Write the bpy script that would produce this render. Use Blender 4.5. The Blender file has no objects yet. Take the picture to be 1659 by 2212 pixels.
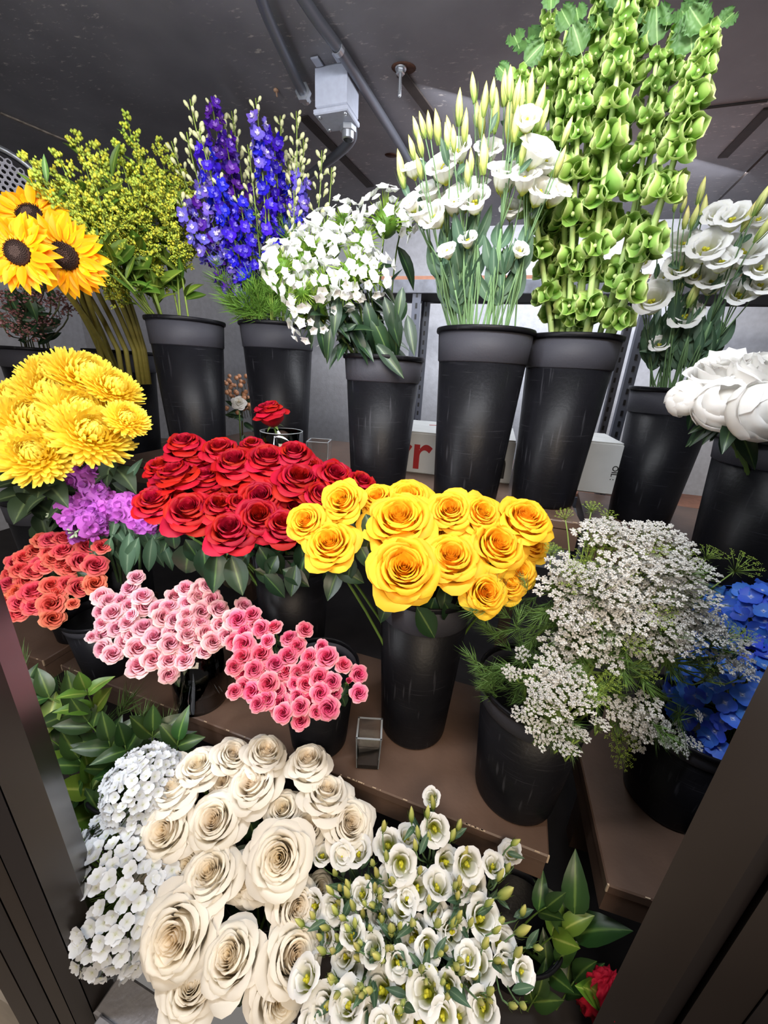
import bpy, math, random
from mathutils import Vector, Matrix

# ------------------------------------------------------------------ scene, camera, light
scene = bpy.context.scene
COL = scene.collection
CAMH = 1.6                       # camera height above the shop floor
F, CX, CY = 830.0, 829.5, 1106.0  # focal length and centre for a 1659x2212 frame
_dn = Vector((-130.0, 2294.0, 830.0)).normalized()
_up = -_dn
_f = (Vector((0, 0, 1)) - _up * _up.z).normalized()
_r = _f.cross(_up)
if _r.x < 0:
    _r = -_r
ROWS = (_r, _f, _up)             # camera axes (x right, y down, z forward) -> world


def c2w(v):
    return Vector((ROWS[0].dot(v), ROWS[1].dot(v), ROWS[2].dot(v)))


RIGHT = c2w(Vector((1, 0, 0)))
DOWN = c2w(Vector((0, 1, 0)))
FWD = c2w(Vector((0, 0, 1)))
CAM = Vector((0, 0, CAMH))
UP = Vector((0, 0, 1))

cd = bpy.data.cameras.new('camera')
cam = bpy.data.objects.new('camera', cd)
COL.objects.link(cam)
m3 = Matrix((RIGHT, -DOWN, -FWD)).transposed()
cam.matrix_world = Matrix.Translation(CAM) @ m3.to_4x4()
cd.sensor_fit = 'HORIZONTAL'
cd.sensor_width = 36.0
cd.lens = F / 1659.0 * 36.0
cd.clip_start = 0.02
scene.camera = cam

world = bpy.data.worlds.new('world')
scene.world = world
world.use_nodes = True
world.node_tree.nodes['Background'].inputs[0].default_value = (0.95, 0.9, 0.85, 1)
world.node_tree.nodes['Background'].inputs[1].default_value = 0.16


def area(name, loc, target, sx, sy, power, col):
    l = bpy.data.lights.new(name, 'AREA')
    l.shape = 'RECTANGLE'
    l.size, l.size_y, l.energy, l.color = sx, sy, power, col
    o = bpy.data.objects.new(name, l)
    COL.objects.link(o)
    o.location = loc
    o.rotation_euler = (Vector(target) - Vector(loc)).to_track_quat('-Z', 'Y').to_euler()
    return o


# cold tubes fixed inside the cooler over the door, down its side posts, and the warm shop behind
area('door_tube_light', (0.0, 0.36, 2.34), (-0.1, 1.5, 1.3), 1.5, 0.07, 25, (0.93, 0.96, 1.0))
area('left_post_light', (-0.80, 0.42, 1.65), (0.0, 1.5, 1.6), 0.06, 1.2, 9, (0.93, 0.96, 1.0))
area('right_post_light', (0.80, 0.36, 1.75), (0.1, 1.4, 1.7), 0.06, 1.2, 15, (0.93, 0.96, 1.0))
area('rear_tube_light', (0.75, 1.75, 2.43), (0.5, 2.6, 0.9), 1.4, 0.06, 21, (0.92, 0.95, 1.0))
area('shop_light', (0.2, -1.3, 2.6), (0.0, 0.8, 0.7), 1.4, 0.8, 42, (1.0, 0.82, 0.62))

scene.view_settings.view_transform = 'Standard'
scene.view_settings.look = 'None'
scene.view_settings.gamma = 1.0
scene.view_settings.use_curve_mapping = False
scene.view_settings.exposure = 0.35

# ------------------------------------------------------------------ helpers
rnd = random.Random(11)
U = rnd.uniform


def ray(px, py):
    return c2w(Vector(((px - CX) / F, (py - CY) / F, 1.0)))


def PZ(px, py, Z):                # point at axis depth Z
    return CAM + ray(px, py) * Z


def PH(px, py, h):                # point at horizontal distance h
    d = ray(px, py)
    return CAM + d * (h / math.hypot(d.x, d.y))


def PP(px, py, z):                # point on the level z (relative to the camera)
    d = ray(px, py)
    return CAM + d * (z / d.z)


def depth(p):
    return (p - CAM).dot(FWD)


def to_px(p):
    v = p - CAM
    z = v.dot(FWD)
    return CX + F * v.dot(RIGHT) / z, CY + F * v.dot(DOWN) / z


def tocam(p):
    return (CAM - p).normalized()


def lin(h):
    h = h.lstrip('#')
    o = []
    for i in (0, 2, 4):
        c = int(h[i:i + 2], 16) / 255
        o.append(c / 12.92 if c <= 0.04045 else ((c + 0.055) / 1.055) ** 2.4)
    return (o[0], o[1], o[2], 1.0)


MATS = {}


def mat(name, stops, rough=0.5, spec=0.4, trans=0.0, var=0.0, huevar=0.0, noise=0.0, nscale=40, bump=0.0, bscale=60, metal=0.0, coat=0.0):
    """stops: hex or [(pos, hex)...] read over the mesh attribute 'tint'."""
    if name in MATS:
        return MATS[name]
    m = bpy.data.materials.new(name)
    m.use_nodes = True
    nt = m.node_tree
    N, L = nt.nodes, nt.links
    b = N['Principled BSDF']
    out = N['Material Output']
    b.inputs['Roughness'].default_value = rough
    b.inputs['Specular IOR Level'].default_value = spec
    b.inputs['Metallic'].default_value = metal
    b.inputs['Coat Weight'].default_value = coat
    if isinstance(stops, str):
        rgb = N.new('ShaderNodeRGB')
        rgb.outputs[0].default_value = lin(stops)
        src = rgb.outputs[0]
    else:
        at = N.new('ShaderNodeAttribute')
        at.attribute_name = 'tint'
        cr = N.new('ShaderNodeValToRGB')
        el = cr.color_ramp.elements
        while len(el) < len(stops):
            el.new(0.5)
        for e, (p, h) in zip(el, stops):
            e.position = p
            e.color = lin(h)
        L.new(at.outputs['Fac'], cr.inputs[0])
        src = cr.outputs[0]
    tc = None
    if noise or bump:
        tc = N.new('ShaderNodeTexCoord')
    if var or huevar:
        oi = N.new('ShaderNodeObjectInfo')
        hs = N.new('ShaderNodeHueSaturation')
        mr = N.new('ShaderNodeMapRange')
        mr.inputs[3].default_value = 1 - var
        mr.inputs[4].default_value = 1 + var * 0.6
        L.new(oi.outputs['Random'], mr.inputs[0])
        L.new(mr.outputs[0], hs.inputs['Value'])
        if huevar:
            m2 = N.new('ShaderNodeMapRange')
            m2.inputs[3].default_value = 0.5 - huevar
            m2.inputs[4].default_value = 0.5 + huevar
            mt = N.new('ShaderNodeMath')
            mt.operation = 'MULTIPLY'
            mt.inputs[1].default_value = 7.31
            fr = N.new('ShaderNodeMath')
            fr.operation = 'FRACT'
            L.new(oi.outputs['Random'], mt.inputs[0])
            L.new(mt.outputs[0], fr.inputs[0])
            L.new(fr.outputs[0], m2.inputs[0])
            L.new(m2.outputs[0], hs.inputs['Hue'])
        L.new(src, hs.inputs['Color'])
        src = hs.outputs[0]
    if noise:
        nz = N.new('ShaderNodeTexNoise')
        nz.inputs['Scale'].default_value = nscale
        nz.inputs['Detail'].default_value = 4
        L.new(tc.outputs['Object'], nz.inputs['Vector'])
        mx = N.new('ShaderNodeMapRange')
        mx.inputs[1].default_value = 0.3
        mx.inputs[2].default_value = 0.7
        mx.inputs[3].default_value = 1 - noise
        mx.inputs[4].default_value = 1 + noise * 0.5
        L.new(nz.outputs['Fac'], mx.inputs[0])
        h2 = N.new('ShaderNodeHueSaturation')
        L.new(mx.outputs[0], h2.inputs['Value'])
        L.new(src, h2.inputs['Color'])
        src = h2.outputs[0]
    L.new(src, b.inputs['Base Color'])
    if bump:
        nb = N.new('ShaderNodeTexNoise')
        nb.inputs['Scale'].default_value = bscale
        nb.inputs['Detail'].default_value = 3
        L.new(tc.outputs['Object'], nb.inputs['Vector'])
        bp = N.new('ShaderNodeBump')
        bp.inputs['Strength'].default_value = bump
        bp.inputs['Distance'].default_value = 0.01
        L.new(nb.outputs['Fac'], bp.inputs['Height'])
        L.new(bp.outputs[0], b.inputs['Normal'])
    if trans:
        tr = N.new('ShaderNodeBsdfTranslucent')
        L.new(src, tr.inputs['Color'])
        ms = N.new('ShaderNodeMixShader')
        ms.inputs[0].default_value = trans
        L.new(b.outputs[0], ms.inputs[1])
        L.new(tr.outputs[0], ms.inputs[2])
        L.new(ms.outputs[0], out.inputs['Surface'])
    MATS[name] = m
    return m


def glass(name):
    m = bpy.data.materials.new(name)
    m.use_nodes = True
    b = m.node_tree.nodes['Principled BSDF']
    b.inputs['Base Color'].default_value = (0.96, 0.98, 0.98, 1)
    b.inputs['Roughness'].default_value = 0.02
    b.inputs['Transmission Weight'].default_value = 1.0
    b.inputs['IOR'].default_value = 1.48
    return m


class MB:
    """collects shapes and becomes ONE mesh"""

    def __init__(s):
        s.v, s.f, s.t = [], [], []

    def add(s, verts, faces, tint=None, M=None):
        o = len(s.v)
        if M is not None:
            verts = [M @ Vector(v) for v in verts]
        s.v += [tuple(v) for v in verts]
        s.f += [tuple(i + o for i in f) for f in faces]
        if tint is None:
            tint = 0.5
        s.t += list(tint) if isinstance(tint, (list, tuple)) else [tint] * len(verts)
        return s

    def grid(s, fn, nu, nv, M=None, wrap=False):
        vs, ts = [], []
        for j in range(nv + 1):
            for i in range(nu + (0 if wrap else 1)):
                x, y, z, t = fn(i / nu, j / nv)
                vs.append((x, y, z))
                ts.append(t)
        w = nu if wrap else nu + 1
        fs = []
        for j in range(nv):
            for i in range(nu):
                a, b = j * w + i, j * w + (i + 1) % w
                fs.append((a, b, b + w, a + w))
        return s.add(vs, fs, ts, M)

    def tube(s, pts, r0, r1=None, n=6, tint=0.5, cap=True):
        r1 = r0 if r1 is None else r1
        vs, fs = [], []
        prev = None
        k = len(pts)
        for i, p in enumerate(pts):
            d = (pts[min(i + 1, k - 1)] - pts[max(i - 1, 0)]).normalized()
            if prev is None:
                a = d.orthogonal().normalized()
            else:
                a = (prev - d * prev.dot(d)).normalized()
            prev = a
            b = d.cross(a)
            r = r0 + (r1 - r0) * i / max(k - 1, 1)
            for q in range(n):
                th = 2 * math.pi * q / n
                vs.append(p + (a * math.cos(th) + b * math.sin(th)) * r)
        for i in range(k - 1):
            for q in range(n):
                fs.append((i * n + q, i * n + (q + 1) % n, (i + 1) * n + (q + 1) % n, (i + 1) * n + q))
        if cap:
            fs.append(tuple(range(n))[::-1])
            fs.append(tuple((k - 1) * n + q for q in range(n)))
        return s.add(vs, fs, tint)

    def lathe(s, prof, n=32, tint=0.5, M=None, closed=False):
        vs, fs = [], []
        for r, z in prof:
            for q in range(n):
                th = 2 * math.pi * q / n
                vs.append((r * math.cos(th), r * math.sin(th), z))
        k = len(prof)
        for i in range(k - 1 + (1 if closed else 0)):
            i2 = (i + 1) % k
            for q in range(n):
                fs.append((i * n + q, i * n + (q + 1) % n, i2 * n + (q + 1) % n, i2 * n + q))
        return s.add(vs, fs, tint, M)

    def blob(s, c, r, sx=1, sy=1, sz=1, M=None, tint=0.5, n=6, k=3):
        vs, fs = [], []
        vs.append((0, 0, -1))
        for i in range(1, k + 1):
            a = -math.pi / 2 + math.pi * i / (k + 1)
            for q in range(n):
                th = 2 * math.pi * q / n
                vs.append((math.cos(a) * math.cos(th), math.cos(a) * math.sin(th), math.sin(a)))
        vs.append((0, 0, 1))
        L = len(vs) - 1
        for q in range(n):
            fs.append((0, 1 + (q + 1) % n, 1 + q))
            fs.append((L, L - n + q, L - n + (q + 1) % n))
        for i in range(k - 1):
            for q in range(n):
                a, b = 1 + i * n + q, 1 + i * n + (q + 1) % n
                fs.append((a, b, b + n, a + n))
        T = Matrix.Translation(c) if M is None else Matrix.Translation(c) @ M
        vs = [T @ Vector((x * r * sx, y * r * sy, z * r * sz)) for x, y, z in vs]
        return s.add(vs, fs, tint)

    def box(s, x0, x1, y0, y1, z0, z1, M=None, tint=0.5, bev=0.0):
        if bev <= 0:
            v = [(x0, y0, z0), (x1, y0, z0), (x1, y1, z0), (x0, y1, z0), (x0, y0, z1), (x1, y0, z1), (x1, y1, z1), (x0, y1, z1)]
            f = [(0, 3, 2, 1), (4, 5, 6, 7), (0, 1, 5, 4), (1, 2, 6, 5), (2, 3, 7, 6), (3, 0, 4, 7)]
            return s.add(v, f, tint, M)
        return s.prism([(x0, y0), (x1, y0), (x1, y1), (x0, y1)], z0, z1, M, tint, bev)

    def prism(s, poly, z0, z1, M=None, tint=0.5, bev=0.0):
        n = len(poly)
        a2 = sum(poly[i][0] * poly[(i + 1) % n][1] - poly[(i + 1) % n][0] * poly[i][1] for i in range(n))
        if a2 < 0:
            poly = poly[::-1]
        cx = sum(p[0] for p in poly) / n
        cy = sum(p[1] for p in poly) / n

        def inset(d):
            r = []
            for i in range(n):
                p0, p1, p2 = Vector(poly[i - 1]), Vector(poly[i]), Vector(poly[(i + 1) % n])
                e1, e2 = (p1 - p0).normalized(), (p2 - p1).normalized()
                n1, n2 = Vector((-e1.y, e1.x)), Vector((-e2.y, e2.x))
                h = n1 + n2
                h = h / max(h.length_squared, 1e-6) * 2
                r.append(p1 + h * d)
            return r
        rings = [(inset(bev), z0), (inset(0), z0 + bev), (inset(0), z1 - bev), (inset(bev), z1)] if bev > 0 else [(inset(0), z0), (inset(0), z1)]
        vs = [(p[0], p[1], z) for rg, z in rings for p in rg]
        fs = [tuple(range(n))[::-1], tuple((len(rings) - 1) * n + i for i in range(n))]
        for k in range(len(rings) - 1):
            for i in range(n):
                fs.append((k * n + i, k * n + (i + 1) % n, (k + 1) * n + (i + 1) % n, (k + 1) * n + i))
        return s.add(vs, fs, tint, M)

    def mesh(s, name, m, smooth=True):
        me = bpy.data.meshes.new(name)
        me.from_pydata(s.v, [], s.f)
        a = me.attributes.new('tint', 'FLOAT', 'POINT')
        a.data.foreach_set('value', s.t)
        if smooth:
            me.polygons.foreach_set('use_smooth', [True] * len(me.polygons))
        me.materials.append(m)
        me.update()
        return me


WM = {}


def thing(name, label, cat, loc, group=None):
    o = bpy.data.objects.new(name, None)
    o.empty_display_size = 0.02
    COL.objects.link(o)
    o.location = loc
    WM[o] = Matrix.Translation(loc)
    tag(o, label, cat, group)
    return o


def tag(o, label, cat, group=None):
    o['label'] = label
    o['category'] = cat
    if group:
        o['group'] = group


def part(name, me, parent=None, M=None, label=None, stuff=False):
    o = bpy.data.objects.new(name, me)
    COL.objects.link(o)
    M = Matrix.Identity(4) if M is None else M
    WM[o] = M
    if parent is not None:
        o.parent = parent
        o.matrix_local = WM[parent].inverted() @ M
    else:
        o.matrix_local = M
    if label:
        o['label'] = label
    if stuff:
        o['kind'] = 'stuff'
    return o


def struct(name, me, M=None):
    o = part(name, me, None, M)
    o['kind'] = 'structure'
    return o


def frame(p, n, spin=0.0, s=1.0):
    """matrix with local Z along n"""
    n = n.normalized()
    x = UP.cross(n)
    if x.length < 1e-3:
        x = Vector((1, 0, 0))
    x.normalize()
    y = n.cross(x)
    R = Matrix((x, y, n)).transposed().to_4x4()
    return Matrix.Translation(p) @ R @ Matrix.Rotation(spin, 4, 'Z') @ Matrix.Scale(s, 4)


def frame_yz(p, y, z, s=1.0):
    """local Y along y, local Z near z"""
    y = y.normalized()
    x = y.cross(z)
    if x.length < 1e-4:
        x = y.orthogonal()
    x.normalize()
    z = x.cross(y)
    return Matrix.Translation(p) @ Matrix((x, y, z)).transposed().to_4x4() @ Matrix.Scale(s, 4)


def img_dir(ang):
    """direction in the picture plane, degrees anticlockwise from rightwards"""
    a = math.radians(ang)
    return RIGHT * math.cos(a) - DOWN * math.sin(a)


def bez(p0, p1, p2, p3, n=8):
    r = []
    for i in range(n + 1):
        t = i / n
        r.append(p0 * (1 - t) ** 3 + p1 * (3 * t * (1 - t) ** 2) + p2 * (3 * t * t * (1 - t)) + p3 * t ** 3)
    return r


ORD = 'first second third fourth fifth sixth seventh eighth ninth tenth eleventh twelfth thirteenth fourteenth fifteenth sixteenth'.split()
ROWN = {1: [''], 2: ['top', 'bottom'], 3: ['top', 'middle', 'bottom'], 4: ['top', 'second', 'third', 'bottom'], 5: ['top', 'second', 'middle', 'fourth', 'bottom'], 6: ['top', 'second', 'third', 'fourth', 'fifth', 'bottom'],
        7: ['top', 'second', 'third', 'middle', 'fifth', 'sixth', 'bottom']}


def ranks(pts, rows):
    """for each (x, y): words that single it out: its place in its row"""
    idx = sorted(range(len(pts)), key=lambda i: pts[i][1])
    out = [None] * len(pts)
    n = len(pts)
    for r in range(rows):
        row = sorted(idx[r * n // rows:(r + 1) * n // rows], key=lambda i: pts[i][0])
        for k, i in enumerate(row):
            o = 'leftmost' if k == 0 else 'rightmost' if k == len(row) - 1 else ORD[k] + ' from the left'
            out[i] = o + (' in the %s row' % ROWN[rows][r] if rows > 1 else '')
    return out


def clusters(pts, k, yw=1.0):
    cs = [pts[int((i + 0.5) * len(pts) / k)] for i in range(k)]
    for _ in range(8):
        g = [[] for _ in cs]
        for i, p in enumerate(pts):
            j = min(range(len(cs)), key=lambda q: (cs[q][0] - p[0]) ** 2 + (yw * (cs[q][1] - p[1])) ** 2)
            g[j].append(i)
        g = [q for q in g if q]
        cs = [(sum(pts[i][0] for i in q) / len(q), sum(pts[i][1] for i in q) / len(q)) for q in g]
    return g, cs


# ------------------------------------------------------------------ materials
DARKPL = mat('black_plastic', '111115', 0.42, 0.15, noise=0.25, nscale=14, bump=0.05, bscale=120)


def scratches(m, col, amount):
    nt = m.node_tree
    N, L = nt.nodes, nt.links
    bc = N['Principled BSDF'].inputs['Base Color']
    old = bc.links[0].from_socket
    tc = N.new('ShaderNodeTexCoord')
    acc = None
    for rot, sc in (((0.5, 0.3, 0), (5, 5, 150)), ((0.1, -0.2, 0.4), (60, 60, 3.5))):
        mp = N.new('ShaderNodeMapping')
        mp.inputs['Rotation'].default_value = rot
        mp.inputs['Scale'].default_value = sc
        L.new(tc.outputs['Object'], mp.inputs['Vector'])
        nz = N.new('ShaderNodeTexNoise')
        nz.inputs['Scale'].default_value = 2.0
        nz.inputs['Detail'].default_value = 1
        L.new(mp.outputs[0], nz.inputs['Vector'])
        mr = N.new('ShaderNodeMapRange')
        mr.inputs[1].default_value, mr.inputs[2].default_value = 0.68, 0.80
        mr.inputs[3].default_value, mr.inputs[4].default_value = 0.0, amount
        L.new(nz.outputs['Fac'], mr.inputs[0])
        if acc is None:
            acc = mr.outputs[0]
        else:
            mx = N.new('ShaderNodeMath'); mx.operation = 'MAXIMUM'
            L.new(acc, mx.inputs[0]); L.new(mr.outputs[0], mx.inputs[1])
            acc = mx.outputs[0]
    mix = N.new('ShaderNodeMix'); mix.data_type = 'RGBA'
    L.new(acc, mix.inputs[0]); L.new(old, mix.inputs[6])
    mix.inputs[7].default_value = lin(col)
    L.new(mix.outputs[2], bc)


scratches(DARKPL, '55555b', 0.22)
DARKPL2 = mat('matt_black_plastic', '33333a', 0.6, 0.25, bump=0.08, bscale=200)
BROWN = mat('brown_paint', '5e4a3f', 0.42, 0.45, noise=0.22, nscale=9, bump=0.06, bscale=60)
CHIP = mat('bare_edge', 'b9a48c', 0.7)
ROSELEAF = mat('rose_leaf', [(0, '5d7a45'), (0.12, '26402a'), (1, '1c331f')], 0.4, 0.5, 0.12, var=0.3, huevar=0.02)  # green darkened to carry the shade under the overhanging blooms
STEMG = mat('green_stem', '55702f', 0.5, 0.4, var=0.2)
GREYLEAF = mat('grey_green_leaf', [(0, '7f967c'), (0.15, '526f57'), (1, '405d47')], 0.5, 0.35, 0.15, var=0.28, huevar=0.015)
GREYSTEM = mat('grey_green_stem', '66855a', 0.5, 0.35, var=0.2)
BRIGHTLEAF = mat('bright_leaf', [(0, 'a5b45a'), (0.15, '66862e'), (1, '547328')], 0.4, 0.45, 0.2, var=0.35, huevar=0.025)
DEEPLEAF = mat('deep_leaf', [(0, '66803d'), (0.15, '304d22'), (1, '26401d')], 0.38, 0.45, 0.15, var=0.35, huevar=0.02)


# ------------------------------------------------------------------ leaf and flower meshes
def leaf_mesh(name, m, w=0.42, bend=0.25, fold=0.18, pw=1.0, tipw=0.9, nv=6):
    """blade of length 1 along +Y, upper face +Z"""
    b = MB()

    def fn(u, v):
        x = u * 2 - 1
        wid = w * 0.5 * (math.sin(math.pi * min(v, 1) ** pw) ** tipw if 0 < v < 1 else 0.015)
        return x * wid, v - bend * 0.25 * v * v, -bend * v * v + abs(x) * wid * fold * 2, abs(x)
    b.grid(fn, 4, nv)
    return b.mesh(name, m)


def leafset(name, m, **k):
    return [leaf_mesh(name, m, bend=bd, **k) for bd in (0.08, 0.3, 0.55)]


ROSELEAVES = leafset('rose_leaf', ROSELEAF, w=0.55, pw=0.85)
GREYLEAVES = leafset('grey_leaf', GREYLEAF, w=0.32, pw=0.85)
BRIGHTLEAVES = leafset('bright_leaf', BRIGHTLEAF, w=0.5, pw=0.9)
DEEPLEAVES = leafset('deep_leaf', DEEPLEAF, w=0.48, pw=0.85)
SLIMLEAVES = leafset('slim_leaf', BRIGHTLEAF, w=0.22, pw=0.9)
DARKSLIM = leafset('dark_slim_leaf', ROSELEAF, w=0.3, pw=0.85)


def leaf(parent, p, y, z, size, meshes, name='leaf', label=None):
    return part(name, rnd.choice(meshes), parent, frame_yz(p, y, z, size), label)


def rose_petal(b, R, zt, flare, wrap, curl, point, zb, sd, nu=8, nv=7, tin=(0, 1), rot=0.0, cor=0.30, asym=0.085):
    rr = random.Random(sd)
    ph1, ph2 = rr.uniform(0, 6), rr.uniform(0, 6)
    wob = rr.uniform(-0.05, 0.05)

    def fn(u, v):
        x = u * 2 - 1
        s = v * (1 - cor * abs(x) ** 3.2)
        prof = 0.10 + (R - 0.10) * math.sin(min(s / 0.62, 1) * math.pi / 2) ** 0.8
        k = max(0.0, (s - 0.62) / 0.38)
        r = prof + flare * k ** 1.6
        z = zb + (zt - zb) * (s / 0.88 if s < 0.88 else 1) - curl * max(0.0, (s - 0.86) / 0.14) ** 1.5 * (1 + 0.6 * abs(x))
        r += point * max(0.0, 1 - abs(x) * 2.2) * max(0.0, (s - 0.75) / 0.25)
        ww = wrap * (0.5 + 0.5 * math.sin(min(v / 0.6, 1) * math.pi / 2))
        a = rot + x * ww
        r *= 1 + asym * x
        wv = k * 0.03 * (math.sin(4.1 * x + ph1) + 0.7 * math.sin(7.3 * x + ph2))
        z += wv + wob * x * k
        r += wv * 0.6
        return r * math.cos(a), r * math.sin(a), z, tin[0] + (tin[1] - tin[0]) * v
    b.grid(fn, nu, nv)


#          R    n  ztop  flare wrap curl point
OPEN = [(0.30, 3, 0.44, 0.085, 1.3, 0.05, 0.0), (0.38, 4, 0.42, 0.095, 1.15, 0.06, 0.01), (0.46, 4, 0.37, 0.12, 1.15, 0.08, 0.03), (0.54, 5, 0.29, 0.17, 1.0, 0.10, 0.05), (0.62, 5, 0.17, 0.23, 0.98, 0.11, 0.08), (0.69, 5, -0.02, 0.30, 0.98, 0.11, 0.12)]
CUP = [(0.29, 3, 0.58, 0.085, 1.35, 0.05, 0.0), (0.37, 3, 0.56, 0.10, 1.3, 0.08, 0.02), (0.45, 4, 0.51, 0.14, 1.15, 0.10, 0.03), (0.53, 4, 0.41, 0.20, 1.12, 0.13, 0.05), (0.59, 4, 0.26, 0.28, 1.1, 0.15, 0.07), (0.65, 4, 0.06, 0.35, 1.05, 0.15, 0.09)]
ROSECACHE = {}


def rose_kit(kind, m, sd):
    key = (kind, m.name, sd)
    if key in ROSECACHE:
        return ROSECACHE[key]
    table = OPEN if kind == 'open' else CUP
    zb = -0.62 if kind == 'open' else -0.75
    b = MB()
    top = table[0][2]
    for w, (R, n, dz, wr) in enumerate([(0.045, 1, 0.05, 2.9), (0.09, 2, 0.06, 1.9), (0.14, 3, 0.05, 1.5), (0.19, 3, 0.04, 1.4), (0.245, 3, 0.03, 1.35)]):
        for i in range(n):
            rose_petal(b, R, top + dz - 0.03, 0.035 + 0.01 * w, wr, 0.012 * w, 0, zb, sd * 77 + w * 9 + i, 6, 5, (0.0, 0.1 + 0.1 * w), rot=w * 1.3 + i * 2 * math.pi / n + sd)
    core = b.mesh('bloom_centre', m)
    ws = []
    for w, (R, n, zt, fl, wr, cu, pt) in enumerate(table):
        t0 = 0.2 + 0.12 * w
        variants = []
        for q in range(2):
            b = MB()
            rose_petal(b, R, zt, fl, wr, cu, pt * (1.3 if q else 0.7), zb, sd * 31 + w * 5 + q * 3, 9, 8, (t0 * 0.6, t0 + 0.2))
            variants.append(b.mesh('petal', m))
        ws.append((n, variants))
    ROSECACHE[key] = (core, ws)
    return ROSECACHE[key]


def calyx_mesh(m):
    b = MB()
    b.blob((0, 0, -0.7), 0.16, 1, 1, 0.9)
    for i in range(5):
        a = i * 2 * math.pi / 5
        M = Matrix.Rotation(a, 4, 'Z')

        def fn(u, v):
            x = (u * 2 - 1) * 0.10 * math.sin(math.pi * (0.25 + 0.75 * v)) * (1 - v * 0.3)
            return 0.12 + 0.42 * v, x, -0.68 + 0.10 * v - 0.32 * v * v, 0.5
        b.grid(fn, 2, 4, M)
    return b.mesh('calyx', m)


CALYX = calyx_mesh(mat('sepal_green', '6f8a4a', 0.5, 0.4, var=0.2))


def rose(label, p, n, size, m, kind, foot, group, leaves=2, cat='rose', stem=True, petal_label=None, squash=1.0, name='rose', calyx=True):
    """one cut rose: bloom, petals, calyx, stem and leaves, standing with its foot at FOOT"""
    t = thing(name, label, cat, foot, group)
    M = frame(p, n, U(0, 6.28), size / 2) @ Matrix.Diagonal((1, squash, 1, 1))
    core, ws = rose_kit(kind, m, rnd.choice((1, 2, 3)))
    part('bloom_centre', core, t, M)
    a0 = U(0, 6)
    for w, (k, vs) in enumerate(ws):
        for i in range(k):
            a = a0 + w * 0.9 + (i + U(-0.12, 0.12)) * 2 * math.pi / k
            sc = U(0.95, 1.05)
            part('petal', rnd.choice(vs), t, M @ Matrix.Rotation(a, 4, 'Z') @ Matrix.Rotation(U(-0.07, 0.07), 4, 'Y') @ Matrix.Scale(sc, 4))
    if calyx:
        part('calyx', CALYX, t, M)
    base = M @ Vector((0, 0, -0.8))
    if stem:
        b = MB()
        nn = n.normalized()
        pts = bez(base - foot, base - nn * 0.09 - foot, Vector((0, 0, 0.22)), Vector((0, 0, 0)), 7)
        b.tube(pts, 0.0032, 0.0035, 5)
        part('stem', b.mesh('stem', STEMG), t, Matrix.Translation(foot))
        for i in range(leaves):
            q = pts[1] + foot
            a = U(0, 6.28)
            side = (nn.orthogonal().normalized() * math.cos(a) + nn.cross(nn.orthogonal().normalized()) * math.sin(a))
            y = (side + UP * U(-0.4, 0.2) + tocam(q) * 0.25).normalized()
            leaf(t, q - nn * U(0, 0.04), y, UP + tocam(q) * 0.6, U(0.055, 0.085), ROSELEAVES)
    return t


# ------------------------------------------------------------------ bucket
def bucket(label, c, zb, H, D, group='tall black flower buckets', name='flower_bucket', m=None, m2=None, n=40):
    """c: (x, y) of the axis, zb: base level from the camera"""
    p = Vector((c[0], c[1], CAMH + zb))
    t = thing(name, label, 'bucket', p, group)
    m, m2 = m or DARKPL, m2 or DARKPL2
    R, r = D / 2, D / 2 * 0.74
    k = lambda z: r + (R * 0.94 - r) * z / H
    zs = H * 0.82
    b = MB()
    b.lathe([(0.001, 0), (r * 0.93, 0), (r * 0.985, 0.004), (r, 0.012), (k(zs), zs), (k(zs) - 0.0035, zs), (r - 0.003, 0.012), (0.001, 0.006)], n)
    part('body', b.mesh('body', m), t, WM[t])
    b = MB()
    b.lathe([(k(zs), zs), (k(zs) + 0.0028, zs + 0.003), (R * 0.965, H - 0.012), (R * 0.965 - 0.004, H - 0.012), (k(zs) - 0.001, zs)], n, closed=True)
    part('upper_band', b.mesh('upper_band', m2), t, WM[t])
    b = MB()
    b.lathe([(R * 0.95, H - 0.012), (R, H - 0.012), (R * 1.012, H - 0.008), (R * 1.012, H - 0.003), (R, H), (R * 0.97, H), (R * 0.95, H - 0.003)], n, closed=True)
    part('rim', b.mesh('rim', m), t, WM[t])
    return t, p, H, D


def mouth(bk, p, k=0.8):
    """where a stem that leans to p crosses the mouth of its bucket"""
    top = bk[1] + Vector((0, 0, bk[2]))
    d = Vector((p.x - top.x, p.y - top.y, 0))
    R = bk[3] / 2 * 0.86
    d = d * k
    if d.length > R:
        d *= R / d.length
    return top + d + Vector((U(-0.02, 0.02), U(-0.02, 0.02), 0)) * (1 if d.length < R * 0.8 else 0)


def solve_bucket(base, zb, Lr, Rr, rim, D=None):
    b = PP(base[0], base[1], zb)
    hb = math.hypot(b.x, b.y)
    u = Vector((b.x / hb, b.y / hb))
    d = hb + 0.09
    DD = D
    for _ in range(8):
        if D is None:
            DD = 0.95 * (PH(*Lr, d) - PH(*Rr, d)).length
        d = hb + 0.37 * DD
    zr = PH(rim[0], rim[1], d - DD / 2).z - CAMH
    c = u * d
    return (c.x, c.y), zb, zr - zb, DD


def inside(bk, fr=0.55, up=0.03):
    """a stem foot on the bottom of a bucket"""
    _, p, H, D = bk
    a, q = U(0, 6.28), math.sqrt(U(0, 1)) * D / 2 * 0.55 * fr / 0.55
    return p + Vector((q * math.cos(a), q * math.sin(a), up))


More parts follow.
